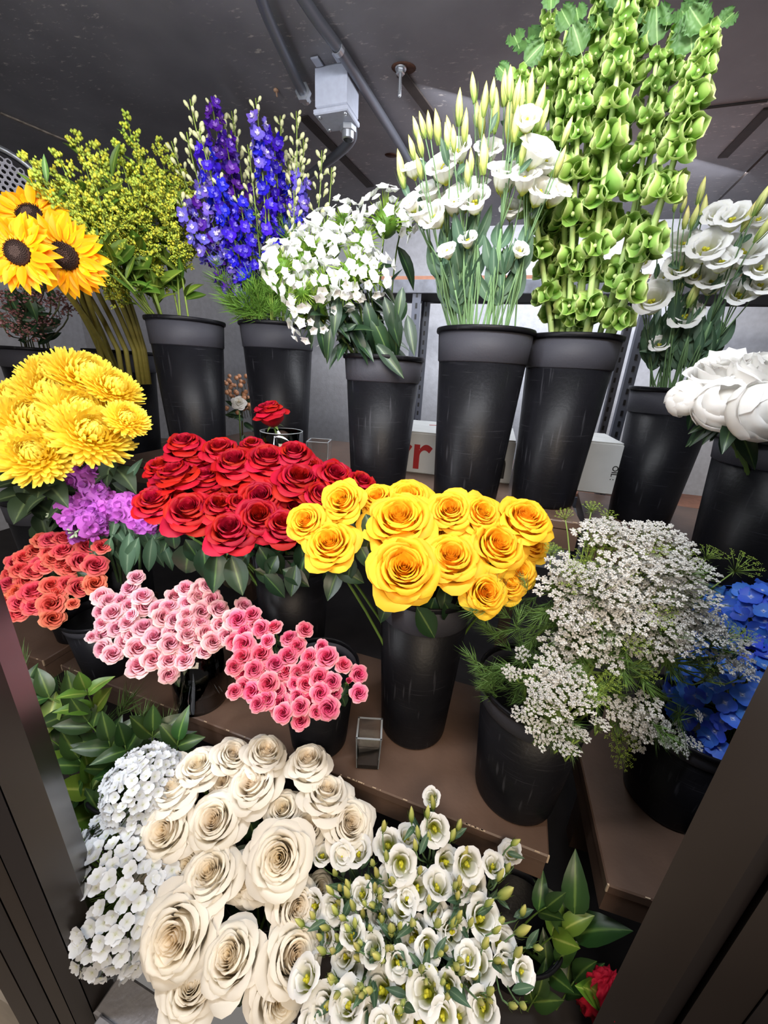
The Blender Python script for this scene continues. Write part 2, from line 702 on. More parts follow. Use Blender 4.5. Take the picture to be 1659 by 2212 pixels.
#EOF1
# ------------------------------------------------------------------ cooler shell (its long side runs 15 degrees off the picture)
YAW = math.radians(-15)
E1 = Vector((math.cos(YAW), math.sin(YAW), 0))
E2 = Vector((-math.sin(YAW), math.cos(YAW), 0))
AX = Matrix((E1, E2, UP)).transposed().to_4x4()     # cooler axes -> world, origin under the camera
CEIL = 2.46
DECK = 0.30                                          # cooler floor level


def AXM(x, y, z):
    return AX @ Matrix.Translation((x, y, z))


def to_ax(p):
    return AX.inverted() @ p


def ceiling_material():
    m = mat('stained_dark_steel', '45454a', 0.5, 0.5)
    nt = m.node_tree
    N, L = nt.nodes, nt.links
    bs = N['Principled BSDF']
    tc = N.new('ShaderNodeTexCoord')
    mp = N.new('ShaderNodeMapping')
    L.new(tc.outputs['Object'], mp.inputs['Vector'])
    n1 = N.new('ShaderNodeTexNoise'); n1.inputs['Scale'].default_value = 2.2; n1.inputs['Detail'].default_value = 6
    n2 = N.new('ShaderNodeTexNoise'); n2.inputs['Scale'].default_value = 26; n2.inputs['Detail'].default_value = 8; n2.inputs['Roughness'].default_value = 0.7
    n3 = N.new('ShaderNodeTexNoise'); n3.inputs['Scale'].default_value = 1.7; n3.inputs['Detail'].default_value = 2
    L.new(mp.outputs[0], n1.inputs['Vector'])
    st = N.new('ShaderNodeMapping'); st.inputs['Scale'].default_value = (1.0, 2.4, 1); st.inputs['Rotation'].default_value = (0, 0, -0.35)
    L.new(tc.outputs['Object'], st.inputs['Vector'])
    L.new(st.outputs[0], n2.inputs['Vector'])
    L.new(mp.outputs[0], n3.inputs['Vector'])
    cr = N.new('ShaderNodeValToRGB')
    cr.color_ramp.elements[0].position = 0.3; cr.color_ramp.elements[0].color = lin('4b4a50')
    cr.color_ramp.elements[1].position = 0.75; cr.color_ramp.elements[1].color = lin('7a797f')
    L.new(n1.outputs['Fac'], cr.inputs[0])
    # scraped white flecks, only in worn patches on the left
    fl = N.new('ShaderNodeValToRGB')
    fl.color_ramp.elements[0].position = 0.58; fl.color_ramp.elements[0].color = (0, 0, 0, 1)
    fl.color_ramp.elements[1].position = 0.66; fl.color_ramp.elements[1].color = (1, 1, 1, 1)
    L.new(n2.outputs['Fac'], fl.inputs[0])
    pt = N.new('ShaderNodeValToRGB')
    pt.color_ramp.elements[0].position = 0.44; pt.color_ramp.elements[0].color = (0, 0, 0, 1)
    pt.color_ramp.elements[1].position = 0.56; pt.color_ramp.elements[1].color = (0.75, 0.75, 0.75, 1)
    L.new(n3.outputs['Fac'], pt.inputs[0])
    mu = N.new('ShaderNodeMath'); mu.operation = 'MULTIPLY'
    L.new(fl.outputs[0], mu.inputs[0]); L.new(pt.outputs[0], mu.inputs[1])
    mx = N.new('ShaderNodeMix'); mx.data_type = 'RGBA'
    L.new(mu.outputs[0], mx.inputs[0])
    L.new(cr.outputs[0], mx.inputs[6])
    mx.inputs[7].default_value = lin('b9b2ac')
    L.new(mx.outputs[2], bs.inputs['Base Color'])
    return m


STEEL = mat('grey_wall_metal', 'c0c2cb', 0.5, 0.5, noise=0.12, nscale=30, bump=0.15, bscale=90)
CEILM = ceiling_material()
b = MB()
b.box(-4.2, 2.8, 0.28, 3.0, 0, 0.04)
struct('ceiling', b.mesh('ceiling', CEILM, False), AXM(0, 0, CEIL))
b = MB(); b.box(-4.2, 2.8, 2.8, 2.86, 0, CEIL)
struct('wall_back', b.mesh('wall_back', STEEL, False), AXM(0, 0, 0))
b = MB(); b.box(-3.6, -3.54, 0.3, 2.85, 0, CEIL)
struct('wall_left', b.mesh('wall_left', STEEL, False), AXM(0, 0, 0))
b = MB(); b.box(2.3, 2.36, 0.3, 2.85, 0, CEIL)
struct('wall_right', b.mesh('wall_right', STEEL, False), AXM(0, 0, 0))
b = MB(); b.box(-4.2, 2.8, 0.36, 2.85, -0.05, 0)
struct('floor', b.mesh('floor', mat('deck_dark', '2a2626', 0.6, 0.3, noise=0.3, nscale=8), False), AXM(0, 0, DECK))
b = MB(); b.box(-4, 4, -3, 0.36, -0.06, 0)
struct('floor_shop', b.mesh('floor_shop', mat('shop_tile', 'a09890', 0.5, 0.4, noise=0.2, nscale=6), False), AXM(0, 0, 0))

# ceiling ironwork -----------------------------------------------------------
CZ = CEIL - CAMH


def on_ceil(px, py, drop=0.0):
    return PP(px, py, CZ - drop)


SLOT = mat('rusty_dark_strip', '2b2422', 0.7, 0.3, noise=0.4, nscale=20)
RUST = mat('rust', '3a241b', 0.8, 0.2, noise=0.5, nscale=40)
CONDUIT = mat('grey_conduit', '62656e', 0.4, 0.5, metal=0.6)
ZINC = mat('zinc', 'a9adb4', 0.3, 0.5, metal=0.8)
BOXG = mat('grey_enamel', '9a9fae', 0.45, 0.4, noise=0.08, nscale=60)


def ceil_strip(k, a, c, w, m):
    p, q = on_ceil(*a), on_ceil(*c)
    d = (q - p)
    M = frame_yz(p, d, Vector((0, 0, -1)))
    b = MB(); b.box(-w / 2, w / 2, 0, d.length, 0.0, 0.006, bev=0.0015)
    struct('trim_%d' % k, b.mesh('trim', m, False), M)


ceil_strip(1, (868, 158), (945, 262), 0.035, SLOT)
ceil_strip(2, (655, 250), (800, 402), 0.04, SLOT)
ceil_strip(3, (1664, 232), (1562, 338), 0.035, SLOT)
ceil_strip(4, (0, 242), (180, 318), 0.012, mat('flaking_seam', '8d837a', 0.8, 0.2, noise=0.7, nscale=35))
ceil_strip(5, (1518, 232), (1659, 215), 0.004, SLOT)
b = MB(); b.lathe([(0.001, 0), (0.034, 0), (0.03, 0.003), (0.001, 0.003)], 18)
struct('trim_6', b.mesh('trim', RUST), Matrix.Translation(on_ceil(872, 147)) @ Matrix.Rotation(math.pi, 4, 'X') @ Matrix.Diagonal((1.1, 0.8, 1, 1)))
struct('trim_7', b.mesh('trim', RUST), Matrix.Translation(on_ceil(845, 335)) @ Matrix.Rotation(math.pi, 4, 'X') @ Matrix.Diagonal((0.8, 0.5, 1, 1)))

# threaded rod with its nuts
p = on_ceil(866, 140)
t = thing('threaded_rod', 'short zinc threaded rod with nut hanging from rusty ceiling hole', 'bolt', p)
b = MB(); prof = [(0.001, 0)] + [(0.0055 if i % 2 else 0.0048, -0.004 - i * 0.0025) for i in range(28)] + [(0.001, -0.075)]
b.lathe(prof[::-1], 10); part('rod', b.mesh('rod', ZINC), t, WM[t])
b = MB(); b.prism([(0.013 * math.cos(i * math.pi / 3), 0.013 * math.sin(i * math.pi / 3)) for i in range(6)], -0.022, -0.011, bev=0.0015)
part('nut', b.mesh('nut', ZINC, False), t, WM[t])
b = MB(); b.lathe([(0.004, -0.0105), (0.017, -0.0105), (0.017, -0.008), (0.004, -0.008)], 16, closed=True)
part('washer', b.mesh('washer', ZINC), t, WM[t])
p = on_ceil(596, 192)
t = thing('screw', 'small rusty screw head poking out of the dark ceiling', 'screw', p)
b = MB(); b.blob((0, 0, -0.004), 0.009, 1, 1, 0.6, n=8); b.tube([Vector((0, 0, 0)), Vector((0.003, 0, -0.02))], 0.003, 0.0025, 6)
part('head', b.mesh('head', mat('rusty_screw', '9a7a62', 0.6)), t, WM[t])

# junction box: its top is near the ceiling, its lid faces down
JZ = CZ - 0.10
cA, cB, cC, cD = PP(675, 236, JZ), PP(747, 221, JZ), PP(780, 264, JZ), PP(710, 272, JZ)
bc = (cA + cB + cC + cD) / 4
t = thing('junction_box', 'grey metal junction box with flat lid under the dark ceiling', 'electrical box', bc)
jx = ((cB - cA) + (cC - cD)).normalized()
jy = UP.cross(jx)
jw, jd = ((cB - cA).length + (cC - cD).length) / 4, ((cD - cA).length + (cC - cB).length) / 4
MJ = Matrix.Translation(bc) @ Matrix((jx, jy, UP)).transposed().to_4x4()
b = MB(); b.box(-jw + 0.004, jw - 0.004, -jd + 0.004, jd - 0.004, 0.0, CEIL - bc.z, bev=0.005)
part('body', b.mesh('body', BOXG, False), t, MJ)
b = MB(); b.box(-jw, jw, -jd, jd, -0.016, -0.001, bev=0.003)
part('lid', b.mesh('lid', BOXG, False), t, MJ)
for sx, sy in ((-1, -1), (1, -1), (-1, 1), (1, 1)):
    b = MB(); b.lathe([(0.001, -0.021), (0.005, -0.0205), (0.006, -0.017), (0.006, -0.0155), (0.001, -0.0155)], 10)
    part('screw', b.mesh('screw', ZINC), t, MJ @ Matrix.Translation((sx * (jw - 0.014), sy * (jd - 0.014), 0)))
for sx in (-1, 1):
    b = MB(); b.box(-0.012, 0.012, -0.035, 0, 0, 0.005, bev=0.001)
    part('ear', b.mesh('ear', BOXG, False), t, MJ @ Matrix.Translation((sx * jw * 0.6, -jd, CEIL - bc.z - 0.007)))


def conduit(label, pts, r, nuts=()):
    p0 = pts[0]
    t = thing('conduit', label, 'pipe', p0)
    q = []
    for i in range(len(pts) - 1):
        a, c = pts[max(i - 1, 0)], pts[min(i + 2, len(pts) - 1)]
        m0, m1 = (pts[i + 1] - a) / 2, (c - pts[i]) / 2
        for s in range(5):
            u = s / 5
            q.append(pts[i] * (2 * u ** 3 - 3 * u * u + 1) + m0 * (u ** 3 - 2 * u * u + u) + pts[i + 1] * (-2 * u ** 3 + 3 * u * u) + m1 * (u ** 3 - u * u))
    q.append(pts[-1])
    b = MB(); b.tube([x - p0 for x in q], r, r, 14)
    part('pipe', b.mesh('pipe', CONDUIT), t, WM[t])
    for p, d in nuts:
        M = frame(p, d)
        b = MB(); b.prism([(r * 1.75 * math.cos(i * math.pi / 3), r * 1.75 * math.sin(i * math.pi / 3)) for i in range(6)], -0.008, 0.008, bev=0.001)
        b.lathe([(r, 0.008), (r * 1.35, 0.008), (r * 1.3, 0.026), (r, 0.028)], 14)
        part('connector', b.mesh('connector', ZINC, False), t, M)
    return t


def ceil_h(px, py, drop):
    return on_ceil(px, py, drop)


pc = [ceil_h(545, -60, 0.03), ceil_h(572, 20, 0.03), ceil_h(600, 85, 0.03), ceil_h(630, 150, 0.03)]
e0 = MJ @ Vector((-jw - 0.02, 0.0, 0.05))
pc += [PZ(655, 200, depth(e0)), ]
conduit('dark grey bent conduit entering the junction box from the front', pc, 0.0145, [(pc[-1], (pc[-1] - pc[-2]))])
conduit('straight grey conduit passing right beside the junction box', [ceil_h(620, -60, 0.02), ceil_h(680, 35, 0.02), ceil_h(735, 110, 0.02), ceil_h(800, 212, 0.02), ceil_h(868, 320, 0.02), ceil_h(905, 385, 0.02)], 0.0145)
e1 = MJ @ Vector((jw * 0.45, jd * 0.6, -0.02))
z1 = depth(e1)
conduit('grey conduit elbow curving down from the junction box lid', [e1, PZ(762, 285, z1 + 0.02), PZ(757, 305, z1 + 0.06), PZ(730, 332, z1 + 0.16), PZ(690, 362, z1 + 0.3), PZ(640, 400, z1 + 0.45)], 0.015, [(e1 + Vector((0, 0, -0.004)), Vector((0, 0, -1)))])
# strap that holds the straight conduit
p = ceil_h(730, 103, 0.02)
d = (ceil_h(800, 212, 0.02) - ceil_h(680, 35, 0.02)).normalized()
t = thing('conduit_strap', 'zinc pipe strap clamping the straight conduit to ceiling', 'bracket', p)
M = frame_yz(p, d, Vector((0, 0, -1)))
b = MB()
for i in range(9):
    a0, a1 = math.pi * i / 9, math.pi * (i + 1) / 9
    vs = [(0.0155 * math.cos(a), y, 0.0155 * math.sin(a)) for a in (a0, a1) for y in (-0.008, 0.008)] + [(0.0175 * math.cos(a), y, 0.0175 * math.sin(a)) for a in (a0, a1) for y in (-0.008, 0.008)]
    b.add(vs, [(0, 1, 3, 2), (4, 6, 7, 5), (0, 4, 5, 1), (2, 3, 7, 6), (0, 2, 6, 4), (1, 5, 7, 3)])
b.box(0.0135, 0.034, -0.009, 0.009, -0.02, -0.016); b.box(0.0135, 0.016, -0.009, 0.009, -0.02, 0.0)
part('band', b.mesh('band', ZINC, False), t, M)
b = MB(); b.blob((0.026, 0, -0.013), 0.006, 1, 1, 0.7, n=8)
part('screw', b.mesh('screw', ZINC), t, M)
# thin hanger rod on the right
t = thing('hanger_rod', 'thin dark rod running under the ceiling at the right edge', 'rod', ceil_h(1543, 442, 0.02))
b = MB(); b.tube([Vector(), ceil_h(1664, 322, 0.02) - ceil_h(1543, 442, 0.02)], 0.004, 0.004, 8)
part('rod', b.mesh('rod', SLOT), t, WM[t])
# rounded perforated fan guard
gc = PH(4, 452, 2.05)
t = thing('fan_guard', 'rounded light grey perforated fan guard behind the sunflowers', 'fan guard', gc)
MG = frame_yz(gc, UP, (tocam(gc) * 0.9 + E1 * 0.3))
R0 = 0.17
b = MB(); b.lathe([(R0, -0.01), (R0 + 0.014, -0.01), (R0 + 0.014, 0.012), (R0, 0.012)], 48, closed=True)
part('rim', b.mesh('rim', ZINC), t, MG)
b = MB(); b.lathe([(0.001, -0.12), (R0, -0.12), (R0, -0.1), (0.001, -0.1)], 40)
part('hollow_shade', b.mesh('hollow_shade', mat('painted_shade_black', '101012', 0.8)), t, MG)  # black disc stands in for the shade behind the holes
b = MB()
pit = 0.0185
hx = 0.5 * pit
for i in range(-22, 23):
    for j in range(-12, 13):
        cx, cy = (i + 0.5 * (j % 2)) * pit, j * pit * 0.866
        if math.hypot(cx, cy) > R0 - 0.012:
            continue
        vs, n = [], 6
        for r, z in ((0.0107, 0.0), (0.0068, 0.003), (0.0068, -0.004)):
            for q in range(n):
                a = math.pi / 6 + q * math.pi / 3
                vs.append((cx + r * math.cos(a), cy + r * math.sin(a), z))
        fs = [(k * n + q, k * n + (q + 1) % n, (k + 1) * n + (q + 1) % n, (k + 1) * n + q) for k in range(2) for q in range(n)]
        b.add(vs, fs)
part('perforated_sheet', b.mesh('perforated_sheet', mat('guard_grey', '8c8c96', 0.4, 0.5)), t, MG, stuff=True)

# ------------------------------------------------------------------ rear rack with boxes
RACKY = 1.93
RACK = mat('rack_paint', '6d707c', 0.45, 0.5, noise=0.35, nscale=25)
BOARD = mat('chipboard', '9c6d58', 0.7, noise=0.2, nscale=40)
p = AXM(0, RACKY, CAMH) @ Vector()
t = thing('storage_rack', 'grey steel storage rack standing along the back wall', 'rack', Vector((p.x, p.y, DECK)))
MR = AXM(0, RACKY, CAMH)
for x in (-1.3, -0.42, 0.52, 1.40):
    b = MB()
    for y in (0.0, 0.24):
        b.box(x - 0.02, x + 0.02, y - 0.002, y + 0.002, DECK - CAMH, 0.4)
        b.box(x - 0.02, x - 0.016, y, y + 0.03 * (1 if y == 0 else -1), DECK - CAMH, 0.4)
        for k in range(36):
            z = -1.2 + k * 0.045
            b.box(x - 0.004, x + 0.005, y - 0.0035, y - 0.0015, z, z + 0.022, tint=0)
    part('upright', b.mesh('upright', mat('rack_slots', [(0, '15151a'), (0.4, '5c606e'), (1, '5c606e')], 0.5), False), t, MR)
for z in (0.40, -0.5):
    b = MB(); b.box(-1.35, 1.45, -0.004, 0.25, z, z + 0.014)
    part('shelf_board', b.mesh('shelf_board', BOARD, False), t, MR)
    for y in (-0.012, 0.242):
        b = MB(); b.box(-1.36, 1.46, y, y + 0.008, z - 0.055, z - 0.001, bev=0.002)
        part('beam', b.mesh('beam', RACK, False), t, MR)
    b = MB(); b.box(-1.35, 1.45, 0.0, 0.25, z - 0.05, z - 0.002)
    part('underside_shade', b.mesh('underside_shade', mat('painted_shade_black', '101012', 0.8), False), t, MR)  # black slab painted as the shade below the shelf board


def carton(label, x0, x1, y0, y1, z0, z1, texts):
    c = AXM((x0 + x1) / 2, (y0 + y1) / 2, z0) @ Vector()
    t = thing('carton', label, 'box', c)
    M = AXM((x0 + x1) / 2, (y0 + y1) / 2, z0)
    w, d, h = x1 - x0, y1 - y0, z1 - z0
    CB = mat('white_carton', 'b3b5b5', 0.6, 0.3, noise=0.08, nscale=12)
    b = MB(); b.box(-w / 2, w / 2, -d / 2, d / 2, 0, h, bev=0.004)
    part('body', b.mesh('body', CB, False), t, M)
    for s in (-1, 1):
        b = MB(); b.box(-w / 2 + 0.002, w / 2 - 0.002, (0.001 if s > 0 else -d / 2 + 0.002), (d / 2 - 0.002 if s > 0 else -0.001), h, h + 0.003)
        part('flap', b.mesh('flap', CB, False), t, M)
    for s, size, x, z, col, face, rot in texts:
        cu = bpy.data.curves.new('lettering', 'FONT')
        cu.body, cu.size, cu.extrude, cu.offset = s, size, 0.0004, size * 0.012
        cu.materials.append(mat('ink_' + col, {'red': '8f1a1c', 'black': '19191b'}[col], 0.6))
        if face == 'front':
            MT = M @ Matrix.Translation((x, -d / 2 - 0.0006, z)) @ Matrix.Rotation(math.pi / 2, 4, 'X') @ Matrix.Rotation(rot, 4, 'Z')
        else:
            MT = M @ Matrix.Translation((x, z, h + 0.0036)) @ Matrix.Rotation(rot, 4, 'Z')
        tmp = bpy.data.objects.new('lettering_source', cu)
        COL.objects.link(tmp)
        bpy.context.view_layer.update()
        me = bpy.data.meshes.new_from_object(tmp.evaluated_get(bpy.context.evaluated_depsgraph_get()))
        bpy.data.objects.remove(tmp)
        part('lettering', me, t, MT)


PLAT = CAMH - 0.345
carton('long white carton with large red and black letters behind the dianthus bucket', -0.36, 0.08, 1.38, 1.75, PLAT, PLAT + 0.15,
       [('rr', 0.19, -0.215, 0.02, 'red', 'front', 0), ('n', 0.16, 0.125, 0.02, 'black', 'front', 0), ('a', 0.1, 0.12, -0.1, 'black', 'top', 0), ('l', 0.12, -0.12, 0.05, 'red', 'top', -1.2)])
carton('plain white carton behind the bells of ireland bucket', 0.10, 0.41, 1.40, 1.66, PLAT, PLAT + 0.17, [('OIL :', 0.024, 0.138, 0.10, 'black', 'front', -math.pi / 2)])

# ------------------------------------------------------------------ brown painted steps


def step(label, poly_px, z, th, back, name='display_step', legs=True):
    """poly_px: front edge left and right pixels on the level z; the top runs back along the cooler depth"""
    a, c = PP(*poly_px[0], z), PP(*poly_px[1], z)
    ex = (c - a).normalized()
    ey = Vector((-ex.y, ex.x, 0))
    M = Matrix((ex, ey, UP)).transposed().to_4x4()
    M = Matrix.Translation(a) @ M
    w = (c - a).length
    t = thing(name, label, 'shelf', Vector((a.x, a.y, z + CAMH - th)))
    b = MB(); b.box(0, w, 0, back, -0.025, 0, bev=0.003)
    part('top_board', b.mesh('top_board', BROWN, False), t, M)
    b = MB(); b.box(0.003, w - 0.003, 0.003, 0.03, -th, -0.025, bev=0.002)
    part('front_board', b.mesh('front_board', BROWN, False), t, M)
    for x in (0.003, w - 0.028):
        b = MB(); b.box(x, x + 0.025, 0.03, back - 0.003, -th, -0.025, bev=0.002)
        part('side_board', b.mesh('side_board', BROWN, False), t, M)
    if legs:
        zb = DECK - (z + CAMH)
        for x in (0.05, w - 0.11):
            b = MB(); b.box(x, x + 0.05, back - 0.2, back - 0.15, zb, -0.025)
            part('leg', b.mesh('leg', BROWN, False), t, M)
    b = MB()
    for i in range(int(w * 26)):
        x = U(0.01, w - 0.02)
        l = U(0.002, 0.012)
        b.box(x, x + l, U(-0.0005, 0.0003), 0.002, -0.0012, 0.0005)
    for y in (0.0,):
        b.box(-0.0004, 0.003, -0.0004, 0.003, -0.02, 0.0006); b.box(w - 0.003, w + 0.0004, -0.0004, 0.003, -0.02, 0.0006)
    part('edge_chips', b.mesh('edge_chips', CHIP, False), t, M, 'pale bare spots where brown paint has chipped', stuff=True)
    return t


step('long upper brown painted step carrying the tall black buckets', ((250, 989), (1258, 1131)), -0.345, 0.085, 0.8)
step('long lower brown step with the yellow rose bucket and square vase', ((131, 1437), (1187, 1851)), -0.93, 0.085, 0.42)
step('short brown step at the left under the coral spray roses', ((-150, 1345), (92, 1428)), -0.93, 0.085, 0.45)
step('brown step at the right in front of the blue hydrangeas', ((1313, 1912), (1560, 1995)), -0.93, 0.085, 0.5)
step('narrow middle brown step behind the magenta stock flowers', ((206, 1052), (900, 1160)), -0.52, 0.06, 0.3, legs=False)
step('brown rear step at the left holding the sunflower bucket', ((-160, 965), (262, 985)), -0.43, 0.07, 0.5, legs=False)
step('brown rear step at the right under the peony bucket', ((1275, 1165), (1800, 1260)), -0.45, 0.07, 0.6, legs=False)

# ------------------------------------------------------------------ door frame and sill
FRAME = mat('dark_bronze_frame', '2e2826', 0.33, 0.5, noise=0.1, nscale=5, metal=0.3)
FRAME2 = mat('dark_gasket', '1b1719', 0.45, 0.5)
SILLM = mat('brushed_sill', 'a4a4ac', 0.3, 0.5, metal=0.45, noise=0.15, nscale=30, bump=0.1, bscale=150)
ZS = -1.2


def post(name, parts):
    t = None
    for k, (pxs, m, nm) in enumerate(parts):
        poly = [(PP(*q, ZS).x, PP(*q, ZS).y) if q[0] is not None else q[1] for q in pxs]
        b = MB(); b.prism(poly, ZS + CAMH - 0.12, CEIL, bev=0.003)
        me = b.mesh(nm, m, False)
        if t is None:
            t = struct(name, me)
        else:
            part(nm, me, t, Matrix.Identity(4))


lA, lB = PP(240, 2105, ZS), PP(199, 2180, ZS)


def P2(v):
    return (None, (v.x, v.y))


def off(v, x, y):
    w = v + E1 * x + E2 * y
    return (None, (w.x, w.y))


# left: wide flat face, three ribs stepping outward
post('door_1', [
    ([P2(lA), P2(lB), off(lB, -0.05, 0.03), off(lA, -0.05, 0.05)], FRAME, 'jamb'),
    ([off(lB, 0.0, -0.002), off(lB, -0.012, -0.022), off(lB, -0.06, 0.0), off(lB, -0.05, 0.03)], FRAME2, 'gasket'),
    ([off(lB, -0.016, -0.022), off(lB, -0.028, -0.034), off(lB, -0.07, -0.01), off(lB, -0.06, 0.0)], FRAME, 'rib'),
    ([off(lB, -0.034, -0.034), off(lB, -0.05, -0.05), off(lB, -0.10, -0.03), off(lB, -0.09, 0.0)], FRAME2, 'rib'),
    ([off(lB, -0.056, -0.05), off(lB, -0.075, -0.062), off(lB, -0.12, -0.03), off(lB, -0.10, 0.0)], FRAME, 'rib'),
])
rA, rB, rC, rD = PP(1280, 2212, ZS), PP(1412, 2212, ZS), PP(1471, 2212, ZS), PP(1583, 2212, ZS)
post('door_2', [
    ([P2(rA), P2(rB), off(rB, 0.03, 0.05), off(rA, 0.05, 0.05)], FRAME, 'jamb'),
    ([off(rB, 0.002, 0.012), off(rC, 0.0, 0.012), off(rC, 0.02, 0.05), off(rB, 0.01, 0.05)], FRAME2, 'gasket'),
    ([P2(rC), off(rD, 0, -0.01), off(rD, 0.03, 0.05), off(rC, 0.02, 0.05)], FRAME, 'rib'),
    ([off(rD, 0.002, -0.012), off(rD, 0.12, -0.03), off(rD, 0.12, 0.05), off(rD, 0.03, 0.05)], FRAME2, 'rib'),
])
# metal sill between the posts
s0, s1 = PP(262, 2092, ZS), PP(199, 2183, ZS)
ex = (PP(431, 2204, ZS) - s0).normalized()
b = MB()
b.prism([(s0.x, s0.y), ((s0 + ex * 0.86).x, (s0 + ex * 0.86).y), ((s1 + ex * 0.9).x, (s1 + ex * 0.9).y), (s1.x, s1.y)], ZS + CAMH - 0.1, ZS + CAMH - 0.005, bev=0.004)
sill = struct('trim_20', b.mesh('sill', SILLM, False))
b = MB()
q0 = s1 + ex * 0.02
nrm = Vector((-ex.y, ex.x, 0))
b.prism([tuple((q0 + nrm * -0.02).xy), tuple((q0 + ex * 0.9 + nrm * -0.02).xy), tuple((q0 + ex * 0.9 + nrm * 0.002).xy), tuple((q0 + nrm * 0.002).xy)], ZS + CAMH - 0.1, ZS + CAMH + 0.004, bev=0.003)
part('lip', b.mesh('lip', SILLM, False), sill)
# skirting of the shop front seen past the left post
w0 = PP(150, 2230, ZS)
b = MB(); b.box(-0.9, -0.09, -0.05, 0.0, -0.5, 0.05)
M = Matrix.Translation(lB) @ AX
struct('wall_front', b.mesh('wall_front', mat('shop_front_plaster', '9b948c', 0.6, noise=0.25, nscale=10), False), M @ Matrix.Translation((0, 0.0, 0)))

#EOF2
# ------------------------------------------------------------------ buckets
UPR, LOW = -0.345, -0.93
BL = bucket('tall black bucket of white lisianthus, centre of the upper step', *solve_bucket((1000, 1092), UPR, (927, 697), (1142, 705), (1035, 700), 0.258))
BB = bucket('tall black bucket holding bells of ireland stems', *solve_bucket((1165, 1099), UPR, (1137, 708), (1337, 715), (1235, 716), 0.242))
BDI = bucket('shorter scratched black bucket of white sweet williams', *solve_bucket((815, 1066), UPR, (735, 760), (920, 768), (825, 765)))
BG = bucket('tall black bucket of yellow goldenrod with scratches', *solve_bucket((435, 1000), UPR, (317, 675), (503, 686), (405, 683)))
BD = bucket('tall black bucket of purple and blue larkspur', *solve_bucket((610, 988), UPR, (525, 690), (700, 692), (610, 693)))
BS = bucket('black bucket of sunflower stems partly behind the goldenrod bucket', *solve_bucket((300, 1000), -0.43, (222, 757), (385, 757), (300, 759)))
BW = bucket('wide black bucket of dried brown stems at the left', *solve_bucket((130, 985), -0.43, (45, 750), (222, 757), (130, 754)))
BR = bucket('black bucket of white lisianthus on the right rear step', *solve_bucket((1372, 1135), -0.45, (1318, 827), (1545, 848), (1420, 836), 0.262))
BP = bucket('black bucket under the white peonies, cut by the right edge', *solve_bucket((1570, 1275), -0.45, (1500, 925), (1760, 965), (1640, 950), 0.27))
BY = bucket('tall black bucket of big yellow roses on the lower step', *solve_bucket((885, 1622), LOW, (785, 1270), (1010, 1290), (890, 1312)))
BQ = bucket('black bucket of queen annes lace at the front of the lower step', *solve_bucket((1090, 1775), LOW, (987, 1405), (1250, 1440), (1100, 1545), 0.25))
BRED = bucket('tall black bucket in deep shade under the red roses', (-0.27, 1.04), LOW, 0.46, 0.25)
BH = bucket('small black bucket of hot pink spray roses', *solve_bucket((690, 1647), LOW, (600, 1415), (785, 1430), (690, 1500)), group='small black buckets')
BPK = bucket('small black bucket at the left end of the lower step', *solve_bucket((250, 1467), LOW, (165, 1320), (340, 1330), (250, 1345)), group='small black buckets')
BC = bucket('small black bucket under the coral spray roses', (-1.06, 1.12), LOW, 0.2, 0.17, group='small black buckets')
BST = bucket('black bucket under the magenta stock', (-0.92, 1.20), -0.93, 0.42, 0.22)
BM = bucket('black bucket under the yellow chrysanthemums', (-1.22, 1.30), -0.93, 0.46, 0.26)
BWR = bucket('low black bucket holding the cream roses on the cooler floor', (-0.2, 0.58), DECK - CAMH, 0.22, 0.27, group='low black buckets')
BLI = bucket('low black bucket holding the white lisianthus on the cooler floor', (0.16, 0.52), DECK - CAMH, 0.22, 0.27, group='low black buckets')
BWH = bucket('low black bucket holding the pale hydrangeas', (-0.46, 0.66), DECK - CAMH, 0.2, 0.2, group='low black buckets')
BBH = bucket('black bucket under the blue hydrangeas on the right step', (0.72, 0.66), LOW, 0.26, 0.24, group='small black buckets')

# plastic wrapped vase, square and round glasses ---------------------------------
GL = glass('clear_glass')
sv = solve_bucket((440, 1534), LOW, (385, 1400), (508, 1400), (445, 1420))
p = Vector((sv[0][0], sv[0][1], CAMH + LOW))
t = thing('round_vase', 'clear round vase of dark water holding pale pink spray roses', 'vase', p)
b = MB(); r = sv[3] / 2; h = 0.19
b.lathe([(0.001, 0), (r, 0), (r, h), (r - 0.003, h), (r - 0.003, 0.008), (0.001, 0.008)], 36)
part('glass', b.mesh('glass', GL), t, WM[t])
b = MB(); b.lathe([(0.001, 0.009), (r - 0.004, 0.009), (r - 0.004, h * 0.75), (0.001, h * 0.75)], 36)
part('dark_lining', b.mesh('dark_lining', mat('dark_sleeve', '20211e', 0.25, 0.5)), t, WM[t], 'dark water filled with green stems')
BVASE = (t, p, h, r * 2)


